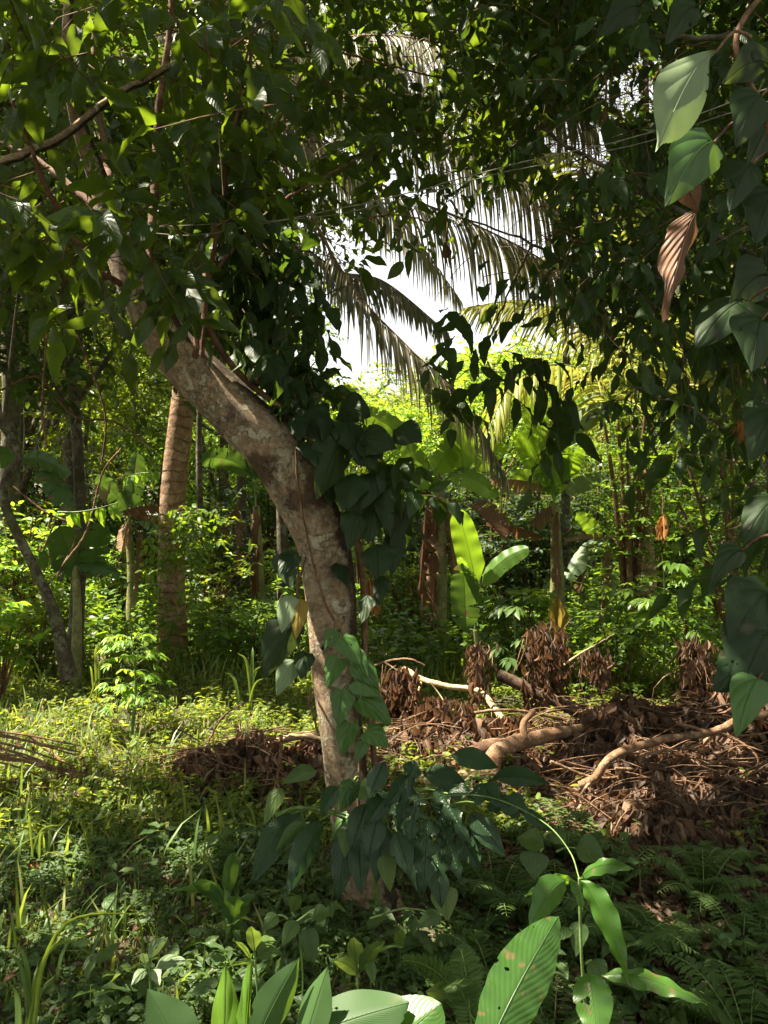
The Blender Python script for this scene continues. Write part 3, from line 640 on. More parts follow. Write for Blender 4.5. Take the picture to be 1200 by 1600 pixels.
# ------------------------------------------------------------------ palms
def frond(parent, pts, ll, n=60, m='palm', r0=.018, hang=.8, fan=.35, wl=.035, gap=0.05, ragged=.15):
    q = smoothpath(np.array(pts), 60); rb = MB(); tube(rb, q, np.linspace(r0, r0*.2, 60), 7)
    o = rb.build('frond', M['stem_brown'] if m == 'palm' else M['stem'], parent)
    mb = MB(); T = nrm(np.gradient(q, axis=0)); side = nrm(np.cross(T, [0, 0, 1.]))
    tt = np.linspace(gap, .995, n)
    for sg in (-1, 1):
        idx = (tt*59).astype(int); fr = tt*59-idx; idx2 = np.minimum(idx+1, 59)
        p = q[idx]*(1-fr)[:, None]+q[idx2]*fr[:, None]; Td = T[idx]
        L = ll*(np.sin(np.pi*(.12+.83*tt))**.6)*rng.uniform(1-ragged, 1, n)
        d0 = nrm(side[idx]*sg*(1-hang*.5)+Td*(fan+.5*tt[:, None])+np.array([0, 0, .15-hang*.3])+rng.normal(0, .05, (n, 3)))
        rows = 7; t = np.linspace(0, 1, rows)
        g = np.array([0, 0, -1.])
        # integrate direction bending to gravity
        pts_ = [p]; d = d0.copy()
        for i in range(1, rows):
            d = nrm(d+g*hang*(.55 if i < 4 else .8)+rng.normal(0, .02, (n, 3))); pts_.append(pts_[-1]+d*(L/(rows-1))[:, None])
        c = np.stack(pts_, 1)
        tang = nrm(np.gradient(c, axis=1)); ref = nrm(Td)[:, None]+rng.normal(0, .35, (n, 1, 3))
        s = nrm(ref-np.sum(ref*tang, -1, keepdims=True)*tang)
        wd = (wl/2*np.array([.35, 1, 1, .9, .75, .45, .03]))[None, :, None]*rng.uniform(.7, 1.1, (n, 1, 1))
        up = np.cross(tang, s)
        v = np.stack([c-s*wd+up*wd*.5, c, c+s*wd+up*wd*.5], 2)
        f = []
        for i in range(rows-1):
            for j in range(2): f.append([i*3+j, i*3+j+1, (i+1)*3+j+1, (i+1)*3+j])
        f = np.array(f)[None]+np.arange(n)[:, None, None]*rows*3
        uv = np.broadcast_to(np.stack([np.tile([-1, 0, 1], rows), np.repeat(t, 3)], -1)[None], (n, rows*3, 2))
        mb.add(v, f, uv, np.repeat(rng.random(n), rows*3))
    mb.build('leaflets', M[m], o)
    return o
def coconut():
    Y = 7.8
    t = thing('coconut_palm', 'coconut palm with a ringed orange brown trunk standing behind the leaning tree', 'palm', (P(275, 1080, Y)[0], Y, 0))
    tr = [(272,1075,32),(270,1020,24),(268,940,21),(268,860,20),(270,780,19),(278,700,19),(287,620,18),(298,540,18),(310,460,17),(325,380,17),(345,300,16),(365,220,16),(380,170,14)]
    pts = smoothpath(pxpath([(a, b+ (8 if b > 1070 else 0), Y) for a, b, r in tr]), 220); rad = smoothpath([[r/F*Y] for a, b, r in tr], 220)[:, 0]
    ln = np.concatenate([[0], np.cumsum(np.linalg.norm(np.diff(pts, axis=0), axis=1))])
    rad = rad*(1+.035*((ln*9) % 1))
    mb = MB(); tube(mb, pts, rad, 24, .01); mb.build('trunk', M['coco'], t)
    c = (385, 165)
    fr = [([(*c,7.8),(450,400-130,7.4),(545,440,7.0),(640,545,6.8),(720,620,6.7),(790,745,6.6)], .75),
          ([(*c,7.8),(430,330,7.6),(520,418,7.4),(600,440,7.2),(700,520,7.0)], .6),
          ([(*c,7.8),(480,200,7.5),(600,290,7.2),(740,350,7.0),(850,408,6.9),(950,490,6.8)], 1.05),
          ([(*c,7.8),(520,130,7.4),(650,190,7.0),(780,250,6.8),(900,360,6.6),(940,420,6.6)], 1.05),
          ([(*c,7.8),(500,70,7.2),(650,60,6.8),(800,110,6.5),(930,200,6.3)], 1.0),
          ([(*c,7.8),(330,60,7.4),(230,60,7.0),(120,130,6.7),(30,260,6.5)], .9),
          ([(*c,7.8),(300,120,8.3),(200,200,8.7),(130,330,9.0)], .8),
          ([(*c,7.8),(420,60,8.5),(500,40,9.3),(620,120,10),(700,260,10.4)], .9),
          ([(*c,7.8),(450,180,8.3),(540,260,8.9),(640,360,9.3),(720,470,9.6)], .85),
          ([(*c,7.8),(360,20,8.3),(300,-60,9)], .8), ([(*c,7.8),(400,0,7.4),(430,-120,6.6)], .8)]
    for pp, ll in fr: frond(t, pxpath(pp), ll*1.05, 125, 'palm', .018, .9 if ll > .8 else .7, .3, .024, .05, .4)
coconut()
def yellow_palm():
    t = thing('young_palm', 'young palm with arching yellow green fronds lit by sun behind the right canopy', 'palm', (P(1010, 1000, 9.0)[0], 9.0, 0))
    Y = 9.0
    mb = MB(); tube(mb, smoothpath(pxpath([(1010,1010,Y),(1005,900,Y),(1000,780,Y),(990,690,Y)]), 20), np.linspace(.16, .1, 20), 14, .04); mb.build('trunk', M['coco'], t)
    c = (985, 690, Y)
    for pp, ll, m in [([c,(1010,560,8.8),(1050,470,8.5),(1120,420,8.2),(1200,430,8.0)], .9, 'palm_yellow'), ([c,(960,560,9),(900,500,9.2),(820,470,9.3),(730,480,9.2)], .9, 'palm_yellow'),
                   ([c,(985,560,9.3),(970,480,9.7),(930,420,10.1),(860,400,10.5)], .8, 'palm_yellow'), ([c,(940,600,8.6),(870,570,8.3),(800,600,8.0),(760,680,7.8)], .75, 'palm_yellow'),
                   ([c,(1060,600,9.3),(1130,580,9.5),(1210,640,9.7)], .8, 'palm_yellow'), ([c,(1010,520,9.5),(1060,380,10.2),(1120,280,10.8)], .8, 'palm_yellow'), ([c,(950,640,9.8),(890,640,10.3),(840,700,10.6)], .7, 'palm_yellow'),
                   ([c,(1000,500,8.6),(960,350,8.0),(900,250,7.6),(840,240,7.3)], .8, 'palm_yellow')]:
        frond(t, pxpath(pp), ll, 56, m, .022, .45, .45, .04)
yellow_palm()
def creeper():
    t = thing('creeper', 'small leaved green creeper wrapped round the foot of the coconut palm', 'creeper', (P(285, 1080, 7.7)[0], 7.7, 0))
    ml, mw = MB(), MB(); n = 230
    z = rng.uniform(790, 1040, n); px = 278+rng.normal(0, 24, n)+(z < 860)*rng.normal(10, 12, n); Y = rng.uniform(7.35, 7.75, n)
    b = np.stack([(px-600)/F*Y, Y, EYE+(800-z)/F*Y], -1)
    m = ~((px > 250) & (px < 300) & (z > 860)) | (rng.random(n) < .06); b = b[m]
    d = rng.normal(0, 1, b.shape); d[:, 1] -= .4
    twigs(ml, mw, b, d, .22, 6, .085, T_mid, .5, .3, None, .003)
    ml.build('foliage', M['shrub'], t); mw.build('stems', M['stem_brown'], t)
creeper()

# ------------------------------------------------------------------ bananas
def banana(label, foot, top, Y, r0, leaves, dead=(), hang=(), group=None, mdef='banana'):
    X0 = P(foot, 800, Y)[0]
    t = thing('banana_plant', label, 'banana plant', (X0, Y, 0), group)
    base = np.array([X0, Y, gz(X0, Y)-.02]); tp = P(top[0], top[1], Y)
    mb = MB(); q = smoothpath([base, (base+tp)/2+np.array([.03, 0, 0]), tp], 24); tube(mb, q, np.linspace(r0, r0*.45, 24), 14, .04); mb.build('pseudostem', M['pseudo'], t)
    for b, ti, w_, k in leaves:
        o = leaf(t, (b[0], b[1], b[2] if len(b) > 2 else Y), (ti[0], ti[1], ti[2] if len(ti) > 2 else Y-.2), w_, k.pop('m', mdef), 'banana', rows=34, across=9,
             stalk=(top[0], top[1], Y), fold=k.pop('fold', .3), wave=.012, nw=5, tears=k.pop('tears', 4), roll=k.pop('roll', random.uniform(-.5, .5)), arch=k.pop('arch', .06))
    for b, ti, w_ in dead:
        leaf(t, (b[0], b[1], Y-.1), (ti[0], ti[1], Y-.25), w_*.6, 'dead_big' if random.random() < .35 else 'tan', 'banana', 'dead_leaf', rows=34, across=9, fold=2.6, wave=.06, nw=3, tears=12, arch=.05, roll=random.uniform(-.6, .6))
    return t
banana('tall banana plant with an upright broad leaf and skirts of hanging dead leaves', 680, (688, 755), 8.0, .10,
       [((724,738),(710,612),.36,{'roll':.1,'tears':2}), ((672,745),(628,690),.22,{}), ((680,738),(712,688),.26,{'m':'lime','roll':.3}), ((700,740),(780,775),.2,{'arch':.1}), ((745,735),(790,690),.22,{}),
        ((668,745),(615,880),.2,{'arch':.12}), ((640,700),(560,640),.3,{'arch':.1})],
       [((668,780),(655,930),.16), ((682,780),(676,1005),.2), ((700,790),(712,930),.16), ((660,840),(690,870),.15), ((660,900),(660,985),.1), ((730,790),(790,845),.28)])
banana('young banana plant with one pale upright leaf beside a dark drooping leaf', 745, (742, 985), 6.3, .035,
       [((744,915),(715,796),.22,{'m':'lime','roll':-.15,'tears':0,'fold':.3}), ((752,915),(826,856),.17,{'roll':.5,'arch':.12,'tears':0}), ((738,925),(716,870),.08,{'tears':0}), ((728,985),(724,880),.24,{'m':'banana_dark','tears':3,'roll':.1})])
banana('wide banana plant with backlit leaves and a brown folded leaf in the right middle distance', 868, (866, 785), 9.0, .11,
       [((868,775),(866,694),.34,{'roll':0.,'tears':2}), ((850,745),(812,672),.34,{'m':'lime','tears':3}), ((880,750),(905,690),.3,{'m':'lime','tears':3}), ((868,765),(800,740),.2,{}), ((885,770),(945,745),.22,{'m':'pale_leaf'}),
        ((890,690),(952,592),.26,{'m':'pale_leaf','tears':1}), ((905,675),(1000,582),.30,{'m':'lime','tears':1,'arch':.15}), ((850,690),(812,600),.28,{})],
       [((862,790),(828,815),.25), ((850,760),(770,748),.25), ((872,800),(875,935),.14), ((850,840),(760,815),.2), ((880,850),(960,842),.12)])
banana('banana plant in shade with hanging brown leaves under the bright shrub', 945, (946, 850), 9.5, .09,
       [((942,840),(885,905),.25,{'m':'pale_leaf'}), ((955,840),(1000,800),.25,{}), ((940,845),(900,800),.2,{})], [((948,850),(940,950),.2), ((955,850),(985,870),.2), ((930,850),(905,930),.14), ((960,840),(1040,835),.2)])
banana('banana plant far behind showing one tall pale leaf against the sky', 545, (545, 780), 12.5, .11,
       [((540,690),(545,600),.42,{'m':'lime','roll':0}), ((550,720),(600,650),.4,{}), ((535,730),(490,640),.4,{'m':'lime'}), ((555,720),(640,660),.4,{'m':'lime'}), ((530,740),(470,700),.35,{})])
banana('leafless looking banana stem left of the trunk with drooping brown skirt', 402, (400, 790), 9.5, .09,
       [((395,745),(312,715),.28,{'arch':.15}), ((400,745),(440,690),.28,{}), ((398,750),(380,680),.2,{})], [((402,790),(400,950),.2), ((375,800),(372,900),.15), ((372,790),(340,830),.2)], mdef='banana_dark')
banana('banana plant at left with wide dark leaves between the slender trunks', 118, (112, 800), 6.6, .05,
       [((118,905),(92,820),.3,{'roll':.1,'tears':3}), ((145,900),(158,815),.24,{}), ((60,735),(112,800),.2,{'arch':.1}), ((30,722),(110,742),.16,{'arch':.12}), ((90,870),(50,880),.14,{}), ((25,715),(-30,710),.2,{}), ((120,880),(190,900),.14,{})],
       [((165,790),(170,770),.2), ((190,800),(250,790),.12)], mdef='banana_dark')
banana('banana plant tucked behind the coconut palm with brown drooping leaf', 205, (200, 815), 9.0, .08,
       [((200,800),(150,740),.24,{}), ((215,800),(255,830),.22,{}), ((205,790),(215,700),.25,{})], [((200,815),(190,860),.2), ((210,805),(262,812),.16), ((215,830),(210,920),.15)], mdef='banana_dark')

# ------------------------------------------------------------------ trees
def make_tree(name, label, cat, loc, H, cr, ch, seed, mat='wood_leaf', leafsz=.16, nclump=60, ntw=9, bark='bark_grey', group=None, lean=(0, 0), r0=None, tm=T_far, k=8, keep=None, low=.35, path=None):
    global rng
    old = rng; rng = np.random.default_rng(seed)
    loc = np.array([loc[0], loc[1], 0.]) ; t = thing(name, label, cat, loc, group); r0 = r0 or H*.016
    if path is None:
        path = [loc+[0, 0, gz(loc[0], loc[1])-.05], loc+[lean[0]*.4+rng.normal(0, .1), lean[1]*.4, H*.35], loc+[lean[0]*.8+rng.normal(0, .15), lean[1], H*.65], loc+[lean[0], lean[1], H*.92]]
    q = smoothpath(path, 40); mb = MB(); tube(mb, q, np.linspace(r0, r0*.3, 40)*(1+.5*np.exp(-np.linspace(0, 12, 40))), 12, .05)
    nl = 9; limb_t = []
    top = q[-1]; cc = np.array([top[0], top[1], H-ch/2])
    for i in range(nl):
        s = q[int(40*rng.uniform(low, .95))]; a = i*2.4+rng.normal(0, .3); e = cc+np.array([math.cos(a)*cr*.75, math.sin(a)*cr*.75, rng.uniform(-.35, .4)*ch])
        mid = (s+e)/2+np.array([0, 0, .1*H*rng.random()]); l = smoothpath([s, mid, e], 14); tube(mb, l, np.linspace(r0*.4, r0*.08, 14), 7, .05, cap=False); limb_t.append(l)
    mb.build('trunk', M[bark], t)
    ml, mw = MB(), MB()
    u = nrm(rng.normal(0, 1, (nclump, 3))); rr = rng.uniform(.35, 1., nclump)**.6
    cen = cc+u*rr[:, None]*np.array([cr, cr, ch/2])
    for i, l in enumerate(limb_t): cen[i] = l[-1]; cen[(i+nl) % nclump] = l[9]
    b = np.repeat(cen, ntw, 0)+rng.normal(0, .12, (nclump*ntw, 3))*cr*.35; d = rng.normal(0, 1, b.shape); d[:, 2] *= .5
    twigs(ml, mw, b, d, cr*.22, k, leafsz, tm, .35, .2, keep, .0045)
    ml.build('crown', M[mat], t); mw.build('twigs', M['stem_brown'], t)
    rng = old; return t
# slender trees on the left
make_tree('slender_tree', 'slender grey tree with mossy bark standing upright at the left', 'tree', (P(117, 800, 6.8)[0], 6.8), 6.4, 1.7, 4.0, 3, 'canopy_dark', .12, 130, 9, r0=.072, tm=T_mid, low=.5, keep=bothkeep,
          path=[P(110,1080,6.8),P(120,960,6.8),P(125,820,6.8),P(120,680,6.8),P(108,560,6.8),P(100,420,6.9),P(110,280,7)])
make_tree('crooked_tree', 'crooked dark tree with a bent trunk at the far left edge', 'tree', (P(100, 800, 6.2)[0], 6.2), 5.6, 1.8, 2.9, 4, 'canopy_dark', .11, 60, 9, r0=.045, tm=T_mid, low=.6, keep=bothkeep,
          path=[P(108,1060,6.2),P(85,960,6.2),P(50,880,6.2),P(8,790,6.2),P(12,740,6.2),P(30,715,6.2),P(5,670,6.2),P(-60,600,6.2),P(-100,480,6.3),P(-90,350,6.4)])
make_tree('slender_tree', 'thin dark trunk seen between coconut palm and leaning tree', 'tree', (P(366, 800, 10)[0], 10), 7, 2.0, 3.4, 6, 'wood_leaf', .13, 60, 9, r0=.05, tm=T_mid, low=.55, keep=bothkeep)
make_tree('slender_tree', 'thin straight trunk partly hidden by the coconut palm creeper', 'tree', (P(315, 800, 9)[0], 9.2), 7, 2.0, 3.2, 9, 'wood_leaf', .13, 60, 9, r0=.045, tm=T_mid, low=.55, keep=bothkeep)
# distant wood: prototypes and copies
protos = [make_tree('broadleaf_tree', 'tall yellow green tree at the front of the left wood', 'tree', (-6.5, 13.5), 9, 3.0, 7.4, 21, 'wood_leaf', .17, 90, 10, group='trees of the wood beyond the clearing', low=.15),
          make_tree('broadleaf_tree', 'tall dark leaved tree at the front of the right wood', 'tree', (7.2, 14), 10, 3.0, 8.2, 22, 'canopy', .18, 90, 10, group='trees of the wood beyond the clearing', low=.15),
          make_tree('broadleaf_tree', 'mid green tree behind the coconut palm', 'tree', (-3.6, 17), 8, 2.6, 6.6, 23, 'shrub', .15, 90, 10, group='trees of the wood beyond the clearing', low=.15)]
low_protos = [make_tree('small_tree', 'nearest small bright tree under the patch of open sky', 'tree', (-.6, 19), 4.6, 2.2, 4.0, 31, 'bright', .16, 80, 10, group='small trees under the sky gap', low=.1),
              make_tree('small_tree', 'small tree just right of the nearest one under the sky patch', 'tree', (2.5, 20), 4.9, 2.4, 4.2, 32, 'wood_leaf', .16, 80, 10, group='small trees under the sky gap', low=.1)]
rs = np.random.default_rng(77)
k_ = 0
for Y, n in ((16, 4), (20, 7), (25, 10), (31, 14), (38, 18), (48, 22), (60, 26)):
    for i in range(n):
        px = -250+1700*(i+rs.uniform(.2, .8))/n
        x = (px-600)/F*Y; Yj = Y+rs.uniform(-1.6, 1.6)
        mg = 3.2*F/Y*(1+Y*.012)
        if 440-mg < px < 950+mg*.6:
            if Y < 19 or px < 330 or px > 1060: continue
            p = low_protos[k_ % 2]; H0 = 4.7
            hmax = EYE+(800-(rs.uniform(530, 590) if px > 690 else rs.uniform(590, 650)))/F*Yj
            dup(p, (x, Yj, 0), rs.uniform(0, 6), hmax/H0, label='small %s tree %s the patch of open sky, %s the clearing' % (('rounded bright green', 'loose yellow green')[k_ % 2], 'left under' if px < 600 else 'right under' if px > 780 else 'straight under', 'just beyond' if Y < 30 else 'far beyond'))
        else:
            p = protos[k_ % 3]; dup(p, (x, Yj, 0), rs.uniform(0, 6), rs.uniform(.85, 1.15)*(1+Y*.012), label='%s broadleaf tree in the %s wood, %s the clearing' % (('yellow green', 'dark green', 'bright green')[k_ % 3], 'left' if px < 500 else 'right', 'close behind' if Y < 22 else 'well behind' if Y < 35 else 'far behind'))
        k_ += 1
# trees added to shade the clearing, several out of view
make_tree('shade_tree', 'broad unseen tree added left of the clearing to shade it', 'tree', (-5.6, 4.2), 7.6, 4.2, 2.2, 41, 'canopy', .17, 190, 11, r0=.16, tm=T_mid, keep=bothkeep, low=.7)
make_tree('shade_tree', 'unseen tree added behind the viewer, its wide crown giving shade', 'tree', (-2.2, -2.0), 7.4, 3.8, 2.0, 42, 'canopy', .17, 80, 9, r0=.16, tm=T_mid, keep=bothkeep, low=.7)
make_tree('shade_tree', 'dark leaved tree added for shade at the right edge with overhanging boughs', 'tree', (4.2, 4.6), 7.2, 3.8, 2.6, 43, 'canopy_dark', .16, 180, 11, r0=.14, tm=T_mid, keep=bothkeep, low=.6)
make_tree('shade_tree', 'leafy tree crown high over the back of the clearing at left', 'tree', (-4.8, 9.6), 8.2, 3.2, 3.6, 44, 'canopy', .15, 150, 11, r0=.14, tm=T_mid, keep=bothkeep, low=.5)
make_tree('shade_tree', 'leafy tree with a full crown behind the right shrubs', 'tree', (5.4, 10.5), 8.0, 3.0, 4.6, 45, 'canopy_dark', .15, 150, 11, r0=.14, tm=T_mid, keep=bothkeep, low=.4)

make_tree('tall_tree', 'tall thin tree whose high crown closes the view above the palm fronds', 'tree', (-2.0, 11.0), 11.2, 3.6, 4.2, 46, 'wood_leaf', .15, 170, 10, r0=.075, keep=bothkeep, low=.75)
make_tree('tall_tree', 'tall tree with a high crown glowing green at the top right', 'tree', (3.9, 11.5), 11.4, 3.4, 4.6, 47, 'wood_leaf', .15, 170, 10, r0=.10, keep=bothkeep, low=.75)
for i in range(14):  # trees out of view, added to cut light from behind the viewer
    a = R(200+140*i/13.)*1.0; rr = 10+rs.uniform(-1.5, 2.5)
    dup(protos[i % 3], (rr*math.cos(a), rr*math.sin(a)-1, 0), rs.uniform(0, 6), rs.uniform(.5, .7), label='unseen broadleaf tree added for shade round the near side of the clearing', group='shade trees added behind the viewer')
for i, (x, y) in enumerate([(-7.5, .5), (-8.2, 3.5), (-9, 7), (-9.5, 10.5), (6.5, 0), (7, 3), (8, 6.5), (9, 10)]):  # more unseen trees, added to close off light from the sides
    dup(protos[i % 3], (x, y, 0), rs.uniform(0, 6), rs.uniform(.6, .75), label='unseen broadleaf tree added for shade beside the clearing', group='shade trees added beside the clearing')

make_tree('shade_tree', 'tree added behind the leaning trunk, its high flat crown shading the clearing', 'tree', (-1.25, 9.6), 9.8, 3.4, 2.4, 48, 'canopy', .14, 190, 11, r0=.07, tm=T_mid, keep=bothkeep, low=.8)  # this and the next two crowns are added to darken the background
make_tree('shade_tree', 'high crowned tree added for shade among the left background trunks', 'tree', (-5.2, 12.6), 10.5, 3.6, 3.2, 49, 'canopy', .15, 190, 11, r0=.10, tm=T_mid, keep=bothkeep, low=.7)
make_tree('shade_tree', 'high crowned tree added for shade right of the far banana plants', 'tree', (2.9, 12.4), 10.5, 3.2, 2.6, 50, 'canopy', .15, 170, 11, r0=.08, tm=T_mid, keep=bothkeep, low=.8)
# right hand boughs close to the viewer
def right_boughs():
    t = thing('overhanging_tree', 'dark tree reaching in from the right edge with hanging oval leaves', 'tree', (2.3, 3.2, 0))
    mb = MB(); tube(mb, smoothpath([[2.3,3.2,-.05],[2.35,3.2,1.5],[2.3,3.25,3.0],[2.1,3.3,4.6]], 30), np.linspace(.11, .05, 30), 14, .05); mb.build('trunk', M['bark_grey'], t)
    for pp, r0 in [([(1420,700,3.2),(1200,560,3.3),(1060,470,3.5),(930,430,3.7),(830,380,3.9),(700,330,4.1)], .014), ([(1420,500,3.2),(1180,400,3.1),(1000,290,3.2),(850,200,3.4),(740,60,3.6)], .016),
                   ([(1420,820,3.2),(1280,720,3.1),(1180,690,3.0),(1080,640,3.0),(980,600,3.2)], .01), ([(830,380,3.9),(790,470,3.9),(750,560,3.8),(700,600,3.7)], .006), ([(1420,300,3.2),(1200,80,2.8),(1050,60,2.8),(900,40,3)], .015),
                   ([(1060,470,3.5),(1000,520,3.5),(960,560,3.4)], .006), ([(930,430,3.7),(880,480,3.7),(860,560,3.6)], .006)]:
        b = MB(); q = smoothpath(pxpath(pp), 36); tube(b, q+rng.normal(0, .004, q.shape), np.linspace(r0, r0*.35, 36), 8, .05); b.build('branch', M['bark_grey'], t)
    ml, mw = MB(), MB()
    for n, x, y, Y0, Y1, k, s, L in ((360, (850, 1300), (-90, 470), 2.6, 5.0, 8, .105, .38), (60, (1000, 1300), (380, 640), 2.6, 4.2, 6, .12, .3), (22, (1140, 1300), (620, 900), 2.2, 3.4, 5, .13, .3),
                                    (30, (820, 1010), (330, 500), 3.0, 4.0, 6, .11, .3), (8, (700, 790), (520, 620), 3.5, 3.9, 6, .15, .3), (7, (790, 880), (560, 690), 3.4, 3.8, 5, .15, .25), (26, (700, 900), (-40, 180), 3.2, 4.6, 6, .13, .35),
                                    (12, (930, 1060), (480, 640), 3.2, 3.8, 6, .10, .28), (6, (640, 720), (600, 680), 3.5, 3.8, 5, .14, .25)):
        px = rng.uniform(*x, n); py = rng.uniform(*y, n); Y = rng.uniform(Y0, Y1, n)
        b = np.stack([(px-600)/F*Y, Y, EYE+(800-py)/F*Y], -1); d = rng.normal(0, 1, (n, 3)); d[:, 2] = d[:, 2]*.4-.2
        kp = (lambda p: sunkeep(p)) if y[0] >= 480 else bothkeep
        twigs(ml, mw, b, d, L, k, s, T_near, .9, .35, kp, .003, wm=.95)
    ml.build('crown', M['canopy_dark'], t); mw.build('twigs', M['stem_brown'], t)
    # overhead, outside the frame
    ml, mw = MB(), MB(); n = 760
    b = np.stack([rng.uniform(-.6, 4.5, n), rng.uniform(.4, 5.5, n), rng.uniform(4.2, 5.8, n)], -1); d = rng.normal(0, 1, (n, 3)); d[:, 2] *= .4
    twigs(ml, mw, b, d, .5, 9, .16, T_mid, .5, .25, bothkeep, .004); ml.build('upper_crown', M['canopy_dark'], t)
right_boughs()
def near_vine():
    t = thing('hanging_vine', 'close hanging vine at the right edge with large heart shaped leaves', 'vine', (1.05, 1.6, 2.6))
    s = MB(); tube(s, smoothpath(pxpath([(1240,-60,1.7),(1150,60,1.65),(1200,200,1.65),(1230,420,1.7),(1210,620,1.7),(1225,800,1.65),(1200,1000,1.6),(1215,1100,1.6)]), 60), .006, 8, .06); s.build('stem', M['stem_brown'], t)
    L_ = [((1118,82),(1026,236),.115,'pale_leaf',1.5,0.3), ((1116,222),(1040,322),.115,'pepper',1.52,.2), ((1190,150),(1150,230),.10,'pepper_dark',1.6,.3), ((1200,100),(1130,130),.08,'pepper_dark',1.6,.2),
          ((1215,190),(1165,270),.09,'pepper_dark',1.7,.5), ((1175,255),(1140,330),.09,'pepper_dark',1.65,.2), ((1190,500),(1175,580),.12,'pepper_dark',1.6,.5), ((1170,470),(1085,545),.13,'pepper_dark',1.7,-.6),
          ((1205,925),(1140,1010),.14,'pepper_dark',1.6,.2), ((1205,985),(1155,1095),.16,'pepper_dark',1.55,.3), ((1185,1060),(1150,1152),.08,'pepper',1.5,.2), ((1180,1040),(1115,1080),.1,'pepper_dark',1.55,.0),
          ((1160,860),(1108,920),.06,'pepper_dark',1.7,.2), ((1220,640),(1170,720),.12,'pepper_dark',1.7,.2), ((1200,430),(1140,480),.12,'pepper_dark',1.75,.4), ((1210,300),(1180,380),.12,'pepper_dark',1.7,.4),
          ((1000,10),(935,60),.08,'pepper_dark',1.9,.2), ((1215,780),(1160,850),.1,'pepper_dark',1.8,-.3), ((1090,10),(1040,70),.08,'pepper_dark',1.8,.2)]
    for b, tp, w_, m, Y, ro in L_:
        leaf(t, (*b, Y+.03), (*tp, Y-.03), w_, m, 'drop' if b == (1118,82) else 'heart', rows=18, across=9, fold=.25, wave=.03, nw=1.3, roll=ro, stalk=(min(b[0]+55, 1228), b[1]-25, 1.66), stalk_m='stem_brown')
    leaf(t, (1090,330,1.75), (1040,500,1.7), .075, 'dead_big', 'ovate', 'dead_leaf', rows=18, across=9, fold=1.1, wave=.05, roll=.4, label='reddish brown curled dry leaf')
    leaf(t, (1065,285,1.7), (1090,330,1.7), .06, 'dead_big', 'ovate', 'dead_leaf', rows=12, across=7, fold=.9, wave=.04, label='small brown dry leaf')
near_vine()

# ------------------------------------------------------------------ cords, hanging vines, dry hanging things
def cord(pts, r, name, label, cat, m='cord', n=60, jit=.0015):
    mb = MB(); q = smoothpath(pxpath(pts), n); q = q+rng.normal(0, jit, q.shape); tube(mb, q, r, 6)
    return tag(mb.build(name, M[m]), label, cat)
cord([(175,355,2.8),(290,368,2.7),(400,352,2.6),(520,328,2.5),(640,302,2.4),(760,268,2.3),(880,240,2.2),(1000,212,2.15),(1100,175,2.1),(1260,118,2.0)], .0019, 'cord', 'upper of two thin grey cords strung from the leaning tree to the right', 'cord', jit=.001)
cord([(178,357,2.82),(300,352,2.72),(400,346,2.62),(520,336,2.52),(640,308,2.42),(760,276,2.32),(880,250,2.22),(1000,224,2.17),(1100,190,2.12),(1260,140,2.02)], .0015, 'cord', 'lower of two thin grey cords strung from the leaning tree to the right', 'cord', jit=.001)
cord([(575,343,3.0),(600,336,3.0),(640,338,3.0),(668,348,3.0)], .0035, 'dry_twig', 'reddish bare dry twig lying across the cords', 'twig', 'bark_red', 16)
cord([(72,405,4.0),(76,480,4.0),(70,560,4.0),(66,640,4.0),(74,700,4.0)], .006, 'liana', 'pale thin liana hanging down at the upper left', 'liana', 'dry_wood')
cord([(110,500,5),(140,570,5),(165,650,5),(160,720,5)], .007, 'liana', 'dark liana slanting down beside the slender tree', 'liana', 'stem_brown')
cord([(190,700,5.5),(160,740,5.5),(135,830,5.5),(100,880,5.5)], .007, 'liana', 'thin bare stem crossing in front of the slender tree', 'liana', 'dry_wood')
cord([(0,610,6.5),(60,590,6.5),(115,650,6.5),(180,660,6.5),(240,700,6.5)], .009, 'liana', 'dark bare bough crossing between the left trunks', 'bough', 'stem_brown')
cord([(20,760,6),(70,800,6),(120,830,6),(90,900,6)], .008, 'liana', 'thin dark bough forked low beside the crooked trunk', 'bough', 'stem_brown')
def fringe(name, label, cat, top, w_, h_, Y, m, n=16, wl=.02):
    t = thing(name, label, cat, P(top[0], top[1], Y)); mb = MB()
    for i in range(n):
        a = P(top[0]+random.uniform(-.2, .2)*w_, top[1]+random.uniform(0, .15)*h_, Y+random.uniform(-.02, .02)); b = P(top[0]+random.uniform(-.5, .5)*w_, top[1]+h_*random.uniform(.6, 1), Y+random.uniform(-.06, .06))
        leaf_mesh(mb, a, b, wl*random.uniform(.7, 1.3), 'lance', 8, 3, .02, random.uniform(-1.5, 1.5), .8, .03)
    mb.build('dry_leaves', M[m], t); s = MB(); a = P(top[0], top[1], Y); tube(s, [a+[0, .03, .22], a+[.01, .01, .1], a+[0, 0, -.02]], .005, 6); s.build('stalk', M['stem_brown'], t)
fringe('dry_leaf_cluster', 'orange dried leaf cluster hanging right of the leaning trunk', 'dry leaves', (580,905), 30, 62, 3.2, 'orange', 14, .022)
fringe('dry_leaf_cluster', 'bright orange withered leaf hanging at the right edge', 'dry leaves', (1157,655), 26, 40, 3.0, 'orange', 8, .022)
fringe('dry_leaf_cluster', 'tan dry leaf hanging under the palm frond near the top middle', 'dry leaves', (697,378), 14, 42, 4.2, 'tan', 3, .04)
fringe('dry_leaf_cluster', 'yellowing leaf cluster left of the leaning trunk', 'dry leaves', (462,940), 28, 45, 3.1, 'yellow', 6, .05)
fringe('dry_leaf_cluster', 'yellow and brown withered leaf above the dead branch tip', 'dry leaves', (872,930), 26, 75, 6.5, 'yellow', 6, .12)
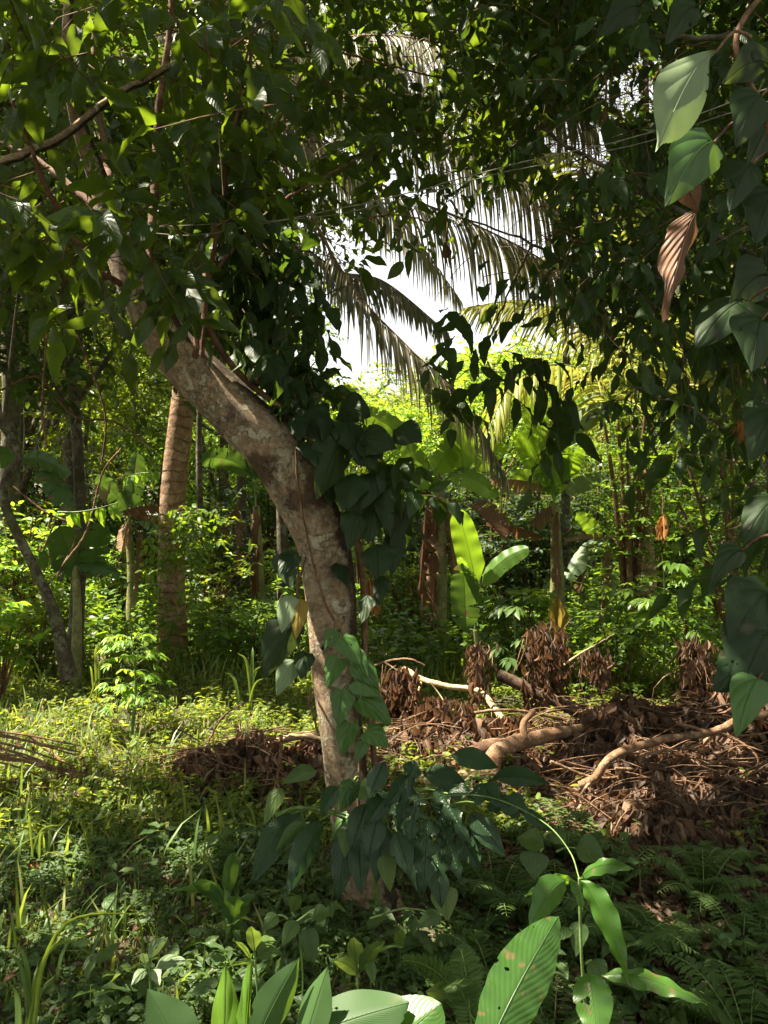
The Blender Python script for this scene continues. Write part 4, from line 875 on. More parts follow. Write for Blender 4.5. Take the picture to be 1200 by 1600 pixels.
fringe('dry_leaf_cluster', 'tan withered leaf high in the right canopy gap', 'dry leaves', (910,255), 20, 44, 3.5, 'tan', 3, .05)
fringe('dry_leaf_cluster', 'small tan dry leaf beside the upper sky gap', 'dry leaves', (945,172), 20, 28, 3.2, 'tan', 3, .04)
fringe('dry_leaf_cluster', 'brown dead fern tuft hanging under the right shrub', 'dry leaves', (1035,800), 22, 50, 7.0, 'orange', 6, .06)

# ------------------------------------------------------------------ heap of cut branches and dead leaves
def heap_h(x, y):
    px = 600+F*x/y
    a = (.64*np.exp(-((y-4.8)/.75)**2)+.26*np.exp(-((y-3.75)/.4)**2)*np.clip((px-900)/150, 0, 1))*np.clip((px-820)/150, 0, 1)*(.8+.2*np.sin(x*3))
    b = .26*np.exp(-((y-4.7)/.5)**2)*np.clip((px-560)/60, 0, 1)*np.clip((900-px)/100, 0, 1)
    c = .30*np.exp(-((y-4.3)/.42)**2)*np.clip((px-240)/60, 0, 1)*np.clip((540-px)/40, 0, 1)
    return np.maximum(a, np.maximum(b, c))*(.72+.28*np.sin(x*7+1.3*np.sin(y*5))*np.cos(y*6.3+x*2)+.12*np.sin(x*17+y*9))
def heap():
    mb = MB(); n = 0
    for cnt, pr, y0, y1, s in ((16000, (780, 1300), 3.1, 6.0, .10), (2800, (560, 900), 4.1, 5.6, .085), (2300, (240, 540), 3.9, 4.8, .08)):
        x, y = frustum_pts(cnt, y0, y1, pr); h = heap_h(x, y); m = h > .05+.03*np.sin(x*9); x, y, h = x[m], y[m], h[m]; k = len(x)
        z = gz(x, y)+h*rng.uniform(.55, 1.08, k)
        a = rng.uniform(0, 6.283, k); d = np.stack([np.cos(a)*.5, np.sin(a)*.5-.2, -rng.uniform(.2, 1.3, k)], -1)
        nn = np.stack([rng.normal(0, .6, k), -np.ones(k)*.8, rng.normal(.4, .5, k)], -1)
        q = rng.random(k) < .3
        for T_, m_ in ((T_dead, ~q), (T_dead2, q)):
            scatter(mb, T_, np.stack([x, y, z], -1)[m_], d[m_], nn[m_], s*rng.uniform(.45, 1.5, m_.sum()), rng.uniform(.6, 1.3, m_.sum()))
    o = mb.build('dead_leaf_heap', M['dead']); tag(o, 'heap of brown dead leaves on cut branches across the clearing', 'dead leaves', kind='stuff')
    # body of the heap
    xs = np.linspace(-2.6, 4.2, 120); ys = np.linspace(3.0, 6.6, 60); X, Y = np.meshgrid(xs, ys, indexing='ij')
    Z = gz(X, Y)+heap_h(X, Y)*.72-.03+rng.normal(0, .012, X.shape)
    i, j = np.meshgrid(np.arange(119), np.arange(59), indexing='ij'); f = np.stack([i*60+j, (i+1)*60+j, (i+1)*60+j+1, i*60+j+1], -1)
    b = MB(); b.add(np.stack([X, Y, Z], -1), f, np.zeros((X.size, 2)), .5); b.build('packed_leaves', M['dark_wood'], o)
    tw = MB(); cnt = 700; x, y = frustum_pts(cnt, 3.6, 5.9, (600, 1300)); x2, y2 = frustum_pts(160, 4.0, 4.6, (250, 540)); x = np.concatenate([x, x2]); y = np.concatenate([y, y2])
    h = heap_h(x, y); z = gz(x, y)+h*rng.uniform(.7, 1.15, len(x)); p = np.stack([x, y, z], -1); a = rng.uniform(0, 6.283, len(x)); L = rng.uniform(.15, .6, len(x))
    q = p+np.stack([np.cos(a)*L, np.sin(a)*L*.5, rng.uniform(-.25, .18, len(x))*L], -1)
    twiggy(tw, p, q, rng.uniform(.002, .006, len(x)), .1, 5)
    o2 = tw.build('brushwood', M['dry_wood']); tag(o2, 'tangle of thin dry twigs in the dead leaf heap', 'twigs', kind='stuff')
heap()
def fallen(label, pts, r0, r1, m='dry_wood', subs=(), clusters=()):
    Y0 = pts[0][2]; q = smoothpath(pxpath(pts), 40); t = thing('fallen_branch', label, 'branch', q[0])
    mb = MB(); tube(mb, q+rng.normal(0, .0015, q.shape), np.linspace(r0, r1, 40)*(1+rng.normal(0, .03, 40)), 12, .06); mb.build('limb', M[m], t)
    for sp, a, b in subs:
        s = MB(); tube(s, smoothpath(pxpath(sp), 18), np.linspace(a, b, 18), 9, .06); s.build('side_branch', M[m], t)
    if clusters:
        ml = MB(); mw = MB()
        for (x0, x1, y0, y1, Y, n) in clusters:
            ns = max(3, int((x1-x0)/11)); sx = rng.uniform(x0+6, x1-6, ns); st_ = rng.uniform(0, .35, ns)*(y1-y0)*np.clip(np.abs(sx-(x0+x1)/2)/(x1-x0)*2.2, .1, 1)+y0; sb = y1-rng.uniform(-.05, .45, ns)*(y1-y0)
            si = rng.integers(0, ns, n); py = st_[si]+(sb-st_)[si]*rng.random(n); px = sx[si]+rng.normal(0, 5+7*rng.random(n), n)
            Yv = Y+rng.normal(0, .10, n); p = np.stack([(px-600)/F*Yv, Yv, EYE+(800-py)/F*Yv], -1)
            d = np.stack([rng.normal(0, .3, n), rng.normal(0, .3, n), -np.ones(n)], -1)
            scatter(ml, T_dead, p, d, np.stack([rng.normal(0, .7, n), -np.ones(n), rng.normal(0, .3, n)], -1), .08*rng.uniform(.4, 1.5, n), rng.uniform(.6, 1.5, n))
            k = max(4, n//14); a0 = np.stack([(rng.uniform(x0, x1, k)-600)/F*Y, np.full(k, Y), EYE+(800-rng.uniform(y0, y0+(y1-y0)*.5, k))/F*Y], -1)
            a1 = a0+np.stack([rng.normal(0, .08, k), rng.normal(0, .1, k), -rng.uniform(.1, .35, k)], -1); twiggy(mw, a0, a1, .004, .1, 3)
        ml.build('dead_foliage', M['dead'], t); mw.build('twigs', M['dry_wood'], t)
    return t
fallen('pale bare sunlit branch with a bend lying over the dead leaves in the middle', [(630,1045,5.6),(660,1062,5.5),(700,1072,5.4),(748,1080,5.3),(775,1110,5.1),(800,1145,4.9)], .022, .02, 'pale_wood', [([(660,1062,5.5),(650,1095,5.4),(652,1130,5.3)], .01, .005), ([(672,1065,5.45),(690,1090,5.4),(693,1100,5.3)], .006, .004)])
fallen('long grey brown branch lying level behind the leaning trunk foot', [(560,1160,4.75),(620,1164,4.7),(690,1172,4.6),(750,1186,4.5)], .028, .03, 'dry_wood', [([(650,1168,4.7),(700,1180,4.4),(735,1205,4.3)], .012, .01)])
fallen('thick forked brown log in the sun at the centre of the heap', [(765,1212,4.2),(775,1180,4.3),(810,1160,4.4),(860,1148,4.5),(930,1140,4.7),(990,1150,4.9)], .055, .032, 'dry_wood', [([(800,1163,4.38),(765,1165,4.4),(735,1180,4.4)], .034, .04), ([(820,1155,4.4),(818,1130,4.45),(835,1110,4.5)], .024, .014)])
fallen('cut grey stub of log with a pale end beside the split leaves', [(655,1218,4.1),(700,1215,4.12),(730,1210,4.15),(770,1202,4.2)], .034, .03, 'pale_wood', [([(705,1215,4.1),(690,1228,4.0)], .02, .016)])
fallen('dark rotten limb slanting down behind the forked log', [(780,1055,5.6),(830,1078,5.5),(890,1105,5.4),(950,1130,5.3),(1000,1165,5.1)], .045, .05, 'dark_wood', [([(835,1080,5.5),(825,1062,5.5),(828,1048,5.5)], .012, .006)],
       [(815,895,965,1095,5.5,330), (728,765,1000,1090,5.4,130), (900,950,1010,1070,5.6,110)])
fallen('long smooth tan branch arching over the right side of the heap', [(905,1228,3.95),(930,1215,3.95),(950,1188,3.95),(985,1170,3.97),(1040,1155,4.0),(1095,1147,4.0),(1130,1138,4.0),(1160,1122,4.0),(1240,1112,4.0)], .02, .021, 'dry_wood', [([(925,1218,3.95),(905,1245,3.9)], .012, .004), ([(1120,1142,4.0),(1165,1165,3.95),(1185,1190,3.9),(1165,1215,3.9)], .008, .004)])
fallen('thin dark twig arching along the top edge of the right heap', [(920,1125,4.9),(960,1112,4.9),(1020,1104,4.9),(1090,1110,4.9),(1140,1100,4.9)], .008, .006, 'dark_wood', [([(960,1112,4.9),(1010,1115,4.8),(1085,1112,4.8)], .006, .004)])
fallen('bare twig with hooked tip rising left of the trunk over sunlit weeds', [(318,1178,4.4),(330,1150,4.4),(350,1118,4.35),(375,1102,4.3),(396,1095,4.3)], .007, .004, 'dry_wood')
fallen('pale branch lying behind the left side of the leaning trunk', [(355,1180,4.5),(400,1168,4.45),(445,1155,4.4),(500,1146,4.4)], .018, .022, 'pale_wood', [([(440,1158,4.4),(455,1152,4.3),(480,1150,4.3),(505,1155,4.3)], .012, .01)], [(270,330,1180,1260,4.25,120), (330,500,1170,1270,4.3,330)])
fallen('reddish forked twig standing in front of the left leaf heap', [(440,1150,4.0),(437,1190,3.95),(432,1222,3.9),(421,1262,3.8)], .010, .006, 'bark_red', [([(432,1222,3.9),(445,1245,3.8),(462,1262,3.75)], .006, .003)])
fallen('drooping band of brown dead foliage on a bare bough in the middle', [(585,1040,5.3),(610,1032,5.3),(640,1030,5.25),(665,1040,5.2)], .008, .006, 'dry_wood', [([(600,1034,5.3),(625,1050,5.2),(640,1060,5.2)], .005, .003)], [(590,650,1035,1150,5.2,380), (640,740,1085,1150,5.0,330)])
fallen('thin curved branch tip poking out left of the trunk base', [(497,1145,3.3),(490,1120,3.3),(483,1100,3.3),(486,1075,3.3)], .006, .004, 'dry_wood')
fallen('pale stick leaning from the dead branch toward the weeds', [(880,1040,5.4),(905,1022,5.4),(930,1008,5.4),(960,990,5.4)], .008, .004, 'pale_wood')
fallen('upright dead branch hung with brown leaves at the back of the right heap', [(1060,1130,5.3),(1066,1080,5.3),(1078,1020,5.3),(1090,985,5.3)], .014, .006, 'dark_wood', [([(1066,1080,5.3),(1110,1040,5.3),(1150,1030,5.3)], .006, .004)], [(1050,1105,990,1110,5.3,240), (1150,1215,1030,1120,5.2,220)])
fallen('low dead branch with hanging leaves behind the leaning trunk foot', [(600,1150,5.0),(700,1120,5.0),(800,1110,5.0),(880,1125,5.0)], .014, .008, 'dry_wood', (), [(600,700,1120,1175,4.9,220), (720,880,1115,1185,4.9,420), (880,1000,1100,1180,5.1,330)])
fallen('dark twig lying across the front of the right heap', [(1020,1290,3.6),(1090,1262,3.65),(1150,1240,3.7),(1230,1225,3.75)], .010, .007, 'dark_wood', [([(1090,1262,3.65),(1130,1225,3.7),(1200,1190,3.8)], .005, .003)])
for i, (a, b, c, d, e, g_) in enumerate([(1000,1180,1080,1170,1180,1200), (1040,1230,1120,1190,1220,1215), (960,1200,1040,1210,1120,1240), (1060,1130,1140,1150,1230,1140), (860,1190,930,1215,1000,1210), (1100,1280,1160,1250,1240,1190)]):
    fallen(['crossing twig in the middle of the right heap', 'dry twig arching low over the right heap', 'twig half sunk in the right heap near its front', 'dry twig near the top right of the heap', 'twig lying just right of the forked log', 'bowed twig at the lower right edge of the heap'][i],
           [(a,b,4.0),(c,d,4.0),(e,g_,4.0)], .009, .005, 'dry_wood', [([(c,d,4.0),(c+35,d-25,3.95),(c+75,d-15,3.9)], .004, .003)])
def dry_palm_frond():
    t = thing('dry_palm_frond', 'fallen dry palm frond of brown parallel ribs lying in the grass at left', 'palm frond', P(60, 1210, 4.2))
    mb = MB()
    for i in range(22):
        y0 = random.uniform(1135, 1262); y1 = y0+random.uniform(25, 55); x1 = random.uniform(70, 165)
        q = smoothpath(pxpath([(-60, y0, 4.1), ((x1-60)/2, (y0+y1)/2-random.uniform(0, 12), 4.1), (x1, y1, 4.1)]), 10)
        tube(mb, q, np.linspace(.008, .004, 10), 5)
    mb.build('ribs', M['dry_wood'], t)
    s = MB(); tube(s, smoothpath(pxpath([(45,1148,4.5),(75,1172,4.5),(105,1195,4.45),(150,1222,4.3)]), 14), np.linspace(.012, .008, 14), 8); s.build('rachis', M['dry_wood'], t)
dry_palm_frond()

# ------------------------------------------------------------------ shrubs and saplings
def shrub(name, label, x, Y, h, w_, mat, leafsz, seed, n=60, tm=T_mid, group=None, k=8):
    global rng
    old = rng; rng = np.random.default_rng(seed); t = thing(name, label, 'shrub', (x, Y, 0), group)
    g = float(gz(x, Y)); mw0 = MB(); ml, mw = MB(), MB(); tips = []
    for i in range(9):
        a = rng.uniform(0, 6.28); rr = w_*rng.uniform(.1, .8); e = np.array([x+math.cos(a)*rr, Y+math.sin(a)*rr, h*rng.uniform(.55, 1)]); s = np.array([x, Y, g])
        q = smoothpath([s, (s+e)/2+[0, 0, .1*h], e], 12); tube(mw0, q, np.linspace(.014, .004, 12)*h, 6, cap=False); tips.append(q)
    b = []
    for i in range(n):
        q = tips[i % 9]; b.append(q[int(rng.uniform(2, 11))]+rng.normal(0, .12, 3)*w_)
    b = np.array(b); d = rng.normal(0, 1, b.shape); d[:, 2] = np.abs(d[:, 2])*.5
    twigs(ml, mw, b, d, w_*.38, k, leafsz, tm, .2, .15, None, .004)
    mw0.build('stems', M['stem_brown'], t); ml.build('foliage', M[mat], t); mw.build('twigs', M['stem'], t)
    rng = old; return t
PX = lambda px, Y: (px-600)/F*Y
sh = [shrub('shrub', 'leafy green shrub in the undergrowth under the far trees', PX(180, 10), 10, 1.3, .7, 'shrub', .10, 51, 70, group='undergrowth shrubs'),
      shrub('shrub', 'leafy green shrub in the undergrowth under the far trees', PX(1080, 10.5), 10.5, 1.6, .9, 'bright', .10, 52, 80, group='undergrowth shrubs'),
      shrub('shrub', 'leafy green shrub in the undergrowth under the far trees', PX(480, 11), 11, 1.4, .8, 'wood_leaf', .09, 53, 80, group='undergrowth shrubs')]
for Y, n in ((9.5, 9), (12, 12), (15, 14), (18.5, 16), (23, 18)):
    for i in range(n):
        px = -80+1360*(i+rs.uniform(.1, .9))/n
        if 590 < px < 1000 and Y < 13: continue
        dup(sh[(i+int(Y)) % 3], (PX(px, Y), Y+rs.uniform(-.8, .8), 0), rs.uniform(0, 6), rs.uniform(.7, 1.25), label='%s undergrowth shrub at the %s, %s the clearing' % (('leafy mid green', 'bright green', 'fine leaved olive')[(i+int(Y)) % 3], 'far left' if px < 200 else 'left' if px < 480 else 'centre' if px < 760 else 'right' if px < 1020 else 'far right', 'just behind' if Y < 11 else 'some way behind' if Y < 16 else 'far behind'))
shrub('shrub', 'glowing yellow green bush at the far left edge in full sun', PX(30, 9), 9.0, 1.75, .85, 'bright', .10, 61, 120)
shrub('shrub', 'tall leafy shrub full of small leaves right of the far banana plants', PX(985, 8.0), 8.0, 2.9, .8, 'shrub', .075, 62, 190, k=10)
shrub('shrub', 'dense dark leaved shrub at the right edge behind the heap', PX(1150, 7.4), 7.4, 2.4, .8, 'shrub', .075, 63, 170, k=10)
shrub('shrub', 'broad leaved weedy bush behind the dead branches', PX(820, 7.2), 7.2, .85, .5, 'shrub', .13, 64, 46)
shrub('shrub', 'waist high green weeds growing just behind the right heap', PX(960, 6.6), 6.6, .75, .6, 'shrub', .07, 65, 100)
shrub('shrub', 'leafy weeds between the right heap and the dark shrub', PX(1080, 6.9), 6.9, 1.0, .6, 'shrub', .07, 66, 100)
shrub('shrub', 'bushy herb at the left edge with pointed light leaves', PX(0, 6.0), 6.0, .95, .35, 'bright', .10, 67, 40)
shrub('shrub', 'dark bush round the foot of the slender tree', PX(60, 7.2), 7.2, 1.0, .7, 'wood_leaf', .09, 68, 90)
shrub('shrub', 'low dark bush between coconut palm and leaning tree', PX(390, 7.5), 7.5, .8, .7, 'shrub', .08, 69, 90)
shrub('shrub', 'airy bush behind the young banana plant', PX(640, 9.0), 9.0, 1.3, .7, 'wood_leaf', .08, 70, 90)

dk = shrub('shrub', 'dense dark bush added for deep shade behind the wide banana plant', PX(830, 11), 11.0, 2.3, 1.3, 'canopy_dark', .10, 73, 260).name  # dark bushes from here on are added to deepen the background shadow
shrub('shrub', 'dense dark bush added for shade, filling the gap between the two far banana plants', PX(770, 9.7), 9.7, 1.9, .9, 'canopy_dark', .09, 77, 220)
shrub('shrub', 'dense dark bush added for deep shade behind the young banana plant', PX(660, 10.6), 10.6, 2.1, 1.0, 'canopy_dark', .10, 74, 220)
shrub('shrub', 'dark bush added for shade left of the right shrub and bananas', PX(1020, 10), 10.0, 2.0, 1.1, 'canopy_dark', .09, 75, 220)
shrub('shrub', 'dark bush added for deep shade at the left behind the coconut palm', PX(330, 9.6), 9.6, 1.7, .9, 'canopy_dark', .09, 76, 200)
for i, px in enumerate((-40, 70, 150, 240, 420, 500, 590, 720, 860, 930, 1090, 1190)):  # copies added as dark masses standing in for mid-distance shade
    Yb = 12.5+rs.uniform(0, 4.0); dup(bpy.data.objects[dk], (PX(px, Yb), Yb, 0), rs.uniform(0, 6), rs.uniform(1.0, 1.5), label='dark thicket bush added for deeper shade %s the clearing, %s' % ('well behind' if Yb > 14.5 else 'behind', ('at the far left edge', 'left of the slender tree', 'behind the slender tree', 'left of the coconut palm', 'right of the coconut palm', 'behind the leaning trunk', 'right of the leaning trunk', 'behind the young banana plant', 'behind the wide banana plant', 'right of the wide banana plant', 'behind the right saplings', 'at the far right edge')[i]))
def cassava(label, px, Y, h, mat, n, seed, w_=.4, lsz=.13):
    """stem with palmate leaves of five to seven fingers"""
    global rng
    old = rng; rng = np.random.default_rng(seed); x = PX(px, Y); g = float(gz(x, Y)); t = thing('sapling', label, 'sapling', (x, Y, 0))
    st = MB(); q = smoothpath([[x, Y, g], [x+.03, Y, h*.5], [x, Y, h*.93]], 16); tube(st, q, np.linspace(.014, .006, 16), 8); 
    ml = MB(); mp = MB()
    tt = rng.uniform(.25, 1, n); a = rng.uniform(0, 6.283, n); b = np.array([q[int(v*15)] for v in tt])
    ln = w_*rng.uniform(.5, 1, n)*(1.15-.5*tt); e = b+np.stack([np.cos(a)*ln, np.sin(a)*ln, ln*rng.uniform(-.1, .45, n)], -1); twiggy(mp, b, e, .0035, .15, 3)
    for j in range(7):
        off = (j-3)*.55; d = np.stack([np.cos(a+off), np.sin(a+off), -.35*np.ones(n)+rng.normal(0, .1, n)], -1)
        scatter(ml, T_lance, e, d, np.array([0, 0, 1.])+rng.normal(0, .2, (n, 3)), lsz*(1-.12*abs(j-3))*rng.uniform(.8, 1.15, n), 1.2, r=rng.random(n))
    st.build('stem', M['stem'], t); mp.build('petioles', M['stem'], t); ml.build('foliage', M[mat], t); rng = old; return t
cassava('sunlit sapling with star shaped pale green leaves in front of the coconut palm', 205, 5.2, .78, 'bright', 64, 81, .24, .085)
cassava('green sapling with fingered leaves behind the right heap', 1035, 6.6, 1.25, 'shrub', 36, 82, .42, .17)
cassava('smaller fingered sapling left of the right shrub', 960, 7.0, 1.0, 'shrub', 26, 83, .4, .15)
cassava('broad fingered sapling beside the young banana plant', 800, 6.8, .85, 'fern', 22, 84, .35, .17)
def low_branch(label, pts, n, size, Y, m='bright'):
    t = thing('leafy_twig', label, 'twig', P(*pts[0])); q = smoothpath(pxpath(pts), 20); s = MB(); tube(s, q, np.linspace(.006, .002, 20), 6); s.build('stem', M['stem'], t)
    mb = MB(); idx = np.linspace(4, 19, n).astype(int); d = np.stack([np.where(np.arange(n) % 2, .3, -.3)+rng.normal(0, .2, n), rng.normal(0, .3, n), -np.ones(n)*.9], -1)
    scatter(mb, T_near, q[idx], d, np.stack([rng.normal(0, .3, n), -np.ones(n), np.ones(n)*.5], -1), size*rng.uniform(.8, 1.1, n)); mb.build('foliage', M[m], t)
low_branch('sunlit leafy twig in front of the slender tree trunk', [(90,800,5.2),(120,800,5.2),(150,795,5.2),(185,785,5.2)], 9, .13, 5.2)
low_branch('small row of lit leaves beside the coconut palm trunk', [(262,735,5.8),(240,738,5.8),(215,740,5.8),(200,745,5.8)], 7, .09, 5.8)

# ------------------------------------------------------------------ ferns
def fern_frond(mb, ms, base, tip, width, arch=.25, n=20):
    t = np.linspace(0, 1, n); q = base+(tip-base)*t[:, None]; q[:, 2] += arch*np.linalg.norm(tip-base)*np.sin(np.pi*t)
    tube(ms, q, np.linspace(.0022, .0008, n), 4, cap=False)
    T = nrm(np.gradient(q, axis=0)); S = nrm(np.cross(T, [0, 0, 1.]))
    w_ = width*np.sin(np.pi*(.15+.85*t)**.8)[1:]**.8
    for sg in (-1, 1):
        d = S[1:]*sg+T[1:]*.25+rng.normal(0, .06, (n-1, 3)); d[:, 2] -= .1
        scatter(mb, T_small, q[1:], d, np.array([0, 0, 1.])+rng.normal(0, .12, (n-1, 3)), np.maximum(w_, .006), .55)
def fern(label, x, y, size, nf, seed, group=None, up=.6):
    global rng
    old = rng; rng = np.random.default_rng(seed); t = thing('fern', label, 'fern', (x, y, 0), group); b = np.array([x, y, float(gz(x, y))])
    for i in range(nf):
        a = i*2.4+rng.normal(0, .3); L = size*rng.uniform(.7, 1.1); tip = b+np.array([math.cos(a)*L*.8, math.sin(a)*L*.8, L*up*rng.uniform(.3, 1)])
        mb, ms = MB(), MB(); fern_frond(mb, ms, b, tip, size*.22, n=18); o = mb.build('frond', M['fern'], t); ms.build('rachis', M['stem'], o)
    rng = old; return t
f1 = fern('small green fern among the weeds of the shaded right foreground', PX(850, 3.4), 3.4, .28, 8, 91, 'small ferns right of the trunk')
f2 = fern('small green fern among the weeds of the shaded right foreground', PX(1100, 3.0), 3.0, .24, 7, 92, 'small ferns right of the trunk')
for i in range(20):
    Y = rs.uniform(2.0, 3.3); px = rs.uniform(740, 1240); dup((f1, f2)[i % 2], (PX(px, Y), Y, 0), rs.uniform(0, 6), rs.uniform(.6, 1.2), label='%s fern %s, %s' % (('eight frond', 'seven frond')[i % 2], 'beside the split leaved plant' if px < 860 else 'behind the long leaved sapling' if px < 1000 else 'right of the long leaved sapling' if px < 1120 else 'at the right edge', 'near the bottom of the view' if Y < 2.4 else 'midway to the heap' if Y < 2.9 else 'at the foot of the heap'))
def sword_fern():
    t = thing('sword_fern', 'bright upright sword fern in the foreground right of centre', 'fern', P(735, 1600, 1.75))
    for b, tp, w_ in [((738,1620,1.75),(718,1478,1.8),.055), ((745,1600,1.75),(630,1500,1.85),.05), ((740,1610,1.8),(700,1540,1.7),.05), ((745,1610,1.75),(780,1570,1.9),.04)]:
        mb, ms = MB(), MB(); B, T_ = P(*b), P(*tp); n = 36; t_ = np.linspace(0, 1, n); q = B+(T_-B)*t_[:, None]; q[:, 2] += .04*np.sin(np.pi*t_)
        tube(ms, q, np.linspace(.002, .0008, n), 5); T2 = nrm(np.gradient(q, axis=0)); S = nrm(np.cross(T2, [0, 1., .3])); ww = w_*np.sin(np.pi*(.2+.78*t_))[1:]**.7
        for sg in (-1, 1):
            scatter(mb, T_small, q[1:], S[1:]*sg+T2[1:]*.2+rng.normal(0, .04, (n-1, 3)), np.array([0, -1., .5])+rng.normal(0, .15, (n-1, 3)), np.maximum(ww*.8, .008), .42)
        o = mb.build('frond', M['fern'], t); ms.build('rachis', M['stem'], o)
sword_fern()

# ------------------------------------------------------------------ foreground plants
def long_leaf_sapling():
    t = thing('long_leaved_sapling', 'sapling with a whorl of long ribbed drooping leaves in the right foreground', 'sapling', P(905, 1700, 1.9))
    s = MB(); tube(s, smoothpath(pxpath([(920,1800,1.85),(915,1600,1.85),(908,1480,1.85),(905,1372,1.85)]), 20), np.linspace(.0045, .0035, 20), 8); s.build('stem', M['stem'], t)
    for b, tp, w_, Y, k in [((908,1376),(985,1540),.062,1.8,{'roll':-.5,'arch':.14}), ((900,1378),(910,1425),.045,1.75,{'roll':1.0}), ((905,1374),(990,1358),.04,1.9,{'arch':.15,'roll':.5}), ((898,1378),(820,1400),.035,1.95,{'arch':.08,'roll':.8}),
                        ((885,1376),(825,1452),.07,1.8,{'roll':.4}), ((940,1525),(1105,1570),.05,1.75,{'roll':.6,'arch':.1}), ((920,1520),(935,1640),.085,1.7,{'roll':0})]:
        leaf(t, (*b, Y), (*tp, Y-.1), w_, 'long_leaf', 'lance' if w_ < .12 else 'ellip', rows=26, across=9, fold=.3, wave=.02, nw=4, **k)
    s = MB(); tube(s, smoothpath(pxpath([(905,1372,1.85),(890,1330,1.9),(850,1285,2.0),(780,1250,2.2),(720,1242,2.3),(645,1250,2.5)]), 30), .0017, 5); s.build('tendril', M['stem'], t)
    t = thing('large_leaf_shoot', 'large sunlit ribbed leaf rising from the bottom edge right of centre', 'plant', P(760, 1700, 1.5))
    leaf(t, (745,1680,1.42), (872,1432,1.62), .115, 'long_leaf', 'ellip', rows=34, across=11, fold=.22, arch=.05, wave=.012, nw=7, roll=-.25, stalk=(740,1760,1.45))
long_leaf_sapling()
def ginger_plants():
    t = thing('broad_leaved_plant', 'broad leaved plant with arching leaves along the bottom centre edge', 'plant', P(480, 1750, 1.5))
    for b, tp, w_, m, ro in [((300,1680),(230,1545),.10,'ginger',.2), ((395,1640),(468,1496),.075,'ginger',-.3), ((470,1650),(512,1510),.07,'ginger',.4), ((440,1640),(640,1566),.12,'ginger',.4), ((560,1690),(690,1568),.15,'long_leaf',.3),
                             ((450,1680),(508,1580),.03,'lime',.2), ((600,1700),(700,1610),.12,'ginger',.1), ((400,1680),(330,1610),.1,'ginger',.5), ((480,1640),(560,1590),.08,'ginger',.2)]:
        leaf(t, (*b, 1.5), (*tp, 1.55), w_, m, 'lance' if w_ < .12 else 'ellip', rows=24, across=9, fold=.3, arch=.04, wave=.006, roll=ro, stalk=(480+(b[0]-480)*.5, 1760, 1.5))
    t = thing('lime_shoot', 'two bright lime green upright shoots at the bottom left of centre', 'plant', P(365, 1750, 1.55))
    leaf(t, (348,1690,1.5), (352,1502,1.6), .062, 'lime', 'lance', rows=20, across=7, fold=.6, arch=0, roll=.2); leaf(t, (378,1700,1.5), (393,1490,1.62), .035, 'lime', 'lance', rows=20, across=7, fold=.9, arch=0, roll=-.5)
    t = thing('ginger_shoot', 'green ginger like shoot with folded upright leaves left of the trunk foot', 'plant', P(358, 1470, 2.6))
    s = MB(); tube(s, smoothpath(pxpath([(358,1475,2.6),(356,1430,2.6),(355,1385,2.6)]), 10), .012, 8); s.build('stem', M['stem'], t)
    for b, tp, w_, ro in [((352,1408),(365,1330),.055,.3), ((352,1405),(275,1392),.07,.9), ((360,1460),(370,1400),.09,.1), ((350,1420),(300,1380),.05,.5), ((362,1420),(400,1400),.04,.6)]:
        leaf(t, (*b, 2.6), (*tp, 2.52), w_, 'ginger', 'lance', rows=18, across=7, fold=.5, arch=.08, roll=ro)
    for label, pts, Y in (('cluster of pale veined seedling leaves left of the lime shoots', [((232,1500),(262,1465),.03), ((240,1520),(292,1500),.03), ((228,1515),(205,1540),.025), ((238,1515),(250,1540),.03), ((226,1508),(222,1490),.02)], 1.75),
                          ('seedling with veined oval leaves above the lime shoots', [((398,1490),(392,1448),.04), ((400,1495),(440,1490),.035), ((398,1485),(432,1470),.03), ((392,1500),(365,1470),.012), ((395,1505),(360,1510),.014)], 1.8),
                          ('seedling with oval leaves at bottom centre in front of the trunk', [((556,1510),(552,1465),.045), ((562,1520),(602,1470),.04), ((575,1500),(585,1540),.03), ((630,1480),(618,1455),.035), ((560,1525),(520,1500),.04)], 1.95),
                          ('heart leaved seedling in the shade right of the trunk', [((838,1330),(835,1375),.11), ((850,1325),(808,1310),.08), ((900,1325),(945,1340),.10), ((862,1300),(885,1320),.06)], 2.6),
                          ('seedling with heart shaped leaves by the large bottom leaf', [((905,1440),(900,1495),.055), ((890,1450),(870,1470),.04), ((925,1500),(945,1535),.06), ((700,1560),(665,1550),.05), ((860,1520),(840,1550),.05)], 2.0),
                          ('oval leaved vine crossing the ground below the ginger shoot', [((465,1440),(440,1480),.05), ((478,1450),(492,1505),.06), ((488,1435),(515,1425),.05), ((435,1430),(410,1455),.045), ((455,1425),(470,1400),.04), ((690,1430),(650,1450),.05)], 2.25)):
        t = thing('seedling', label, 'seedling', P(pts[0][0][0], pts[0][0][1]+20, Y)); b0 = P(pts[0][0][0], pts[0][0][1], Y); s = MB(); g0 = np.array([b0[0]+.01, Y, float(gz(b0[0], Y))])
        tube(s, smoothpath([g0, (g0+b0)/2+[.01, 0, 0], b0], 10), .0025, 6); s.build('stem', M['stem'], t)
        for b, tp, w_ in pts: leaf(t, (*b, Y), (*tp, Y-.04), w_, 'pale_leaf' if 'pale' in label else 'herb', 'ovate', rows=12, across=7, roll=random.uniform(-.4, .4), stalk=(b[0]*.5+pts[0][0][0]*.5, b[1]+6, Y))
ginger_plants()
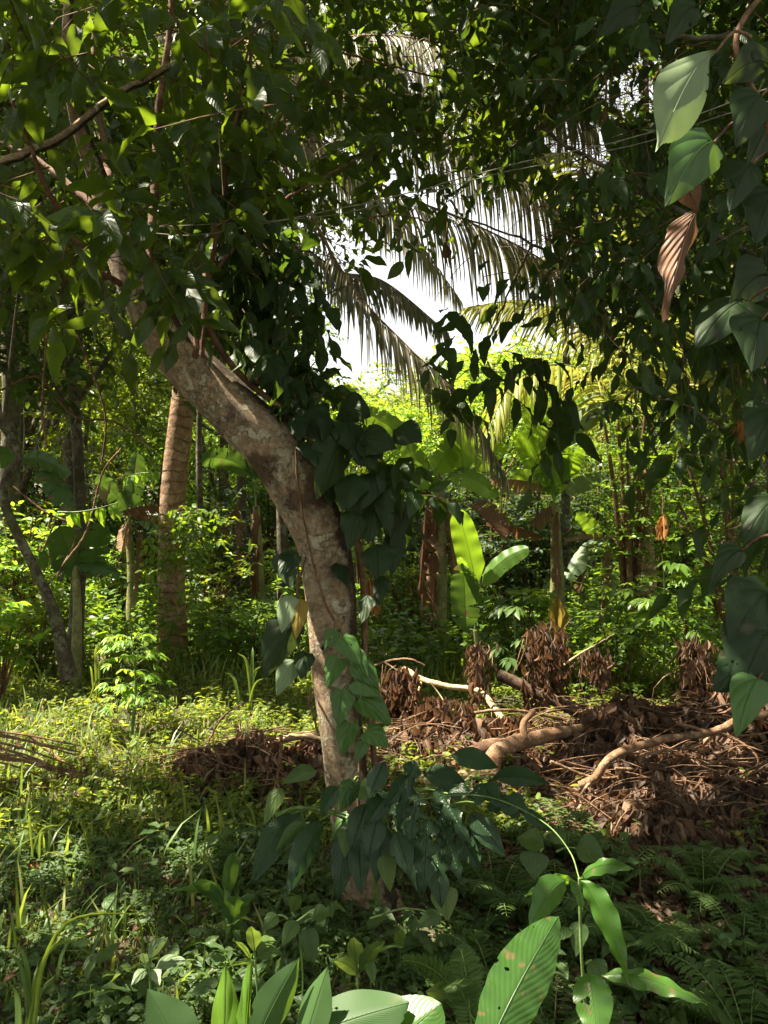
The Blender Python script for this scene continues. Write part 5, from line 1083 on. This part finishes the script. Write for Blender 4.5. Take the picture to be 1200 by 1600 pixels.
def grass_tuft():
    for label, px, py, Y, blades in (('arching long bladed grass tuft at the bottom left corner', 40, 1640, 1.75, [(-10,1480,.016),(20,1470,.016),(235,1425,.012),(120,1460,.014),(60,1500,.016),(90,1520,.012),(10,1530,.02),(140,1470,.012)]),
                           ('grass tuft with pale green blades at the left edge', 60, 1340, 3.2, [(20,1290,.016),(100,1288,.016),(45,1272,.014),(100,1330,.012),(5,1320,.014),(75,1300,.014)]),
                           ('stiff grass tuft standing in shade below the coconut palm', 150, 1090, 5.6, [(150,1010,.03),(162,1030,.03),(140,1040,.02),(180,1060,.02)]),
                           ('dark strap leaved tuft between palm and leaning tree', 385, 1110, 5.4, [(370,1020,.03),(395,1010,.03),(410,1040,.03),(350,1050,.03),(430,1060,.02)])):
        t = thing('grass_tuft', label, 'grass tuft', P(px, py, Y))
        for bx, by, w_ in blades:
            mb = MB(); B, T_ = P(px+random.uniform(-12, 12), py, Y), P(bx, by, Y+random.uniform(-.1, .1)); mid = (B*.45+T_*.55)+np.array([(B-T_)[0]*.22, 0, .25*abs(T_[2]-B[2])+.06*abs(T_[0]-B[0])])
            q = smoothpath([B, mid, T_], 14); wd = w_*np.sin(np.pi*np.linspace(.25, 1, 14))*.6; wd[-1] = .0004; S = np.array([.8, .5, .1]); tg = nrm(np.gradient(q, axis=0)); S = nrm(np.cross(tg, [0, 1., 0.2]))
            nn = np.cross(tg, S); v = np.stack([q-S*wd[:, None]/1.5+nn*wd[:, None]*.3, q, q+S*wd[:, None]/1.5+nn*wd[:, None]*.3], 1)
            f = np.array([[i*3+j, i*3+j+1, (i+1)*3+j+1, (i+1)*3+j] for i in range(13) for j in range(2)]); mb.add(v, f, np.stack([np.tile([-1, 0, 1], 14), np.repeat(np.linspace(0, 1, 14), 3)], -1), random.uniform(0, .5)); mb.build('blade', M['grass'], t)
grass_tuft()
mb = MB(); leaf_mesh(mb, [PX(35, 3.2), 3.2, .05], [PX(70, 3.25), 3.3, .06], .07, 'ovate', up=[0, -.3, 1], fold=.4); tag(mb.build('fallen_leaf', M['orange']), 'single orange fallen leaf lying in the weeds at left', 'fallen leaf')
for o in bpy.data.objects:
    if '_w' in o: del o['_w']
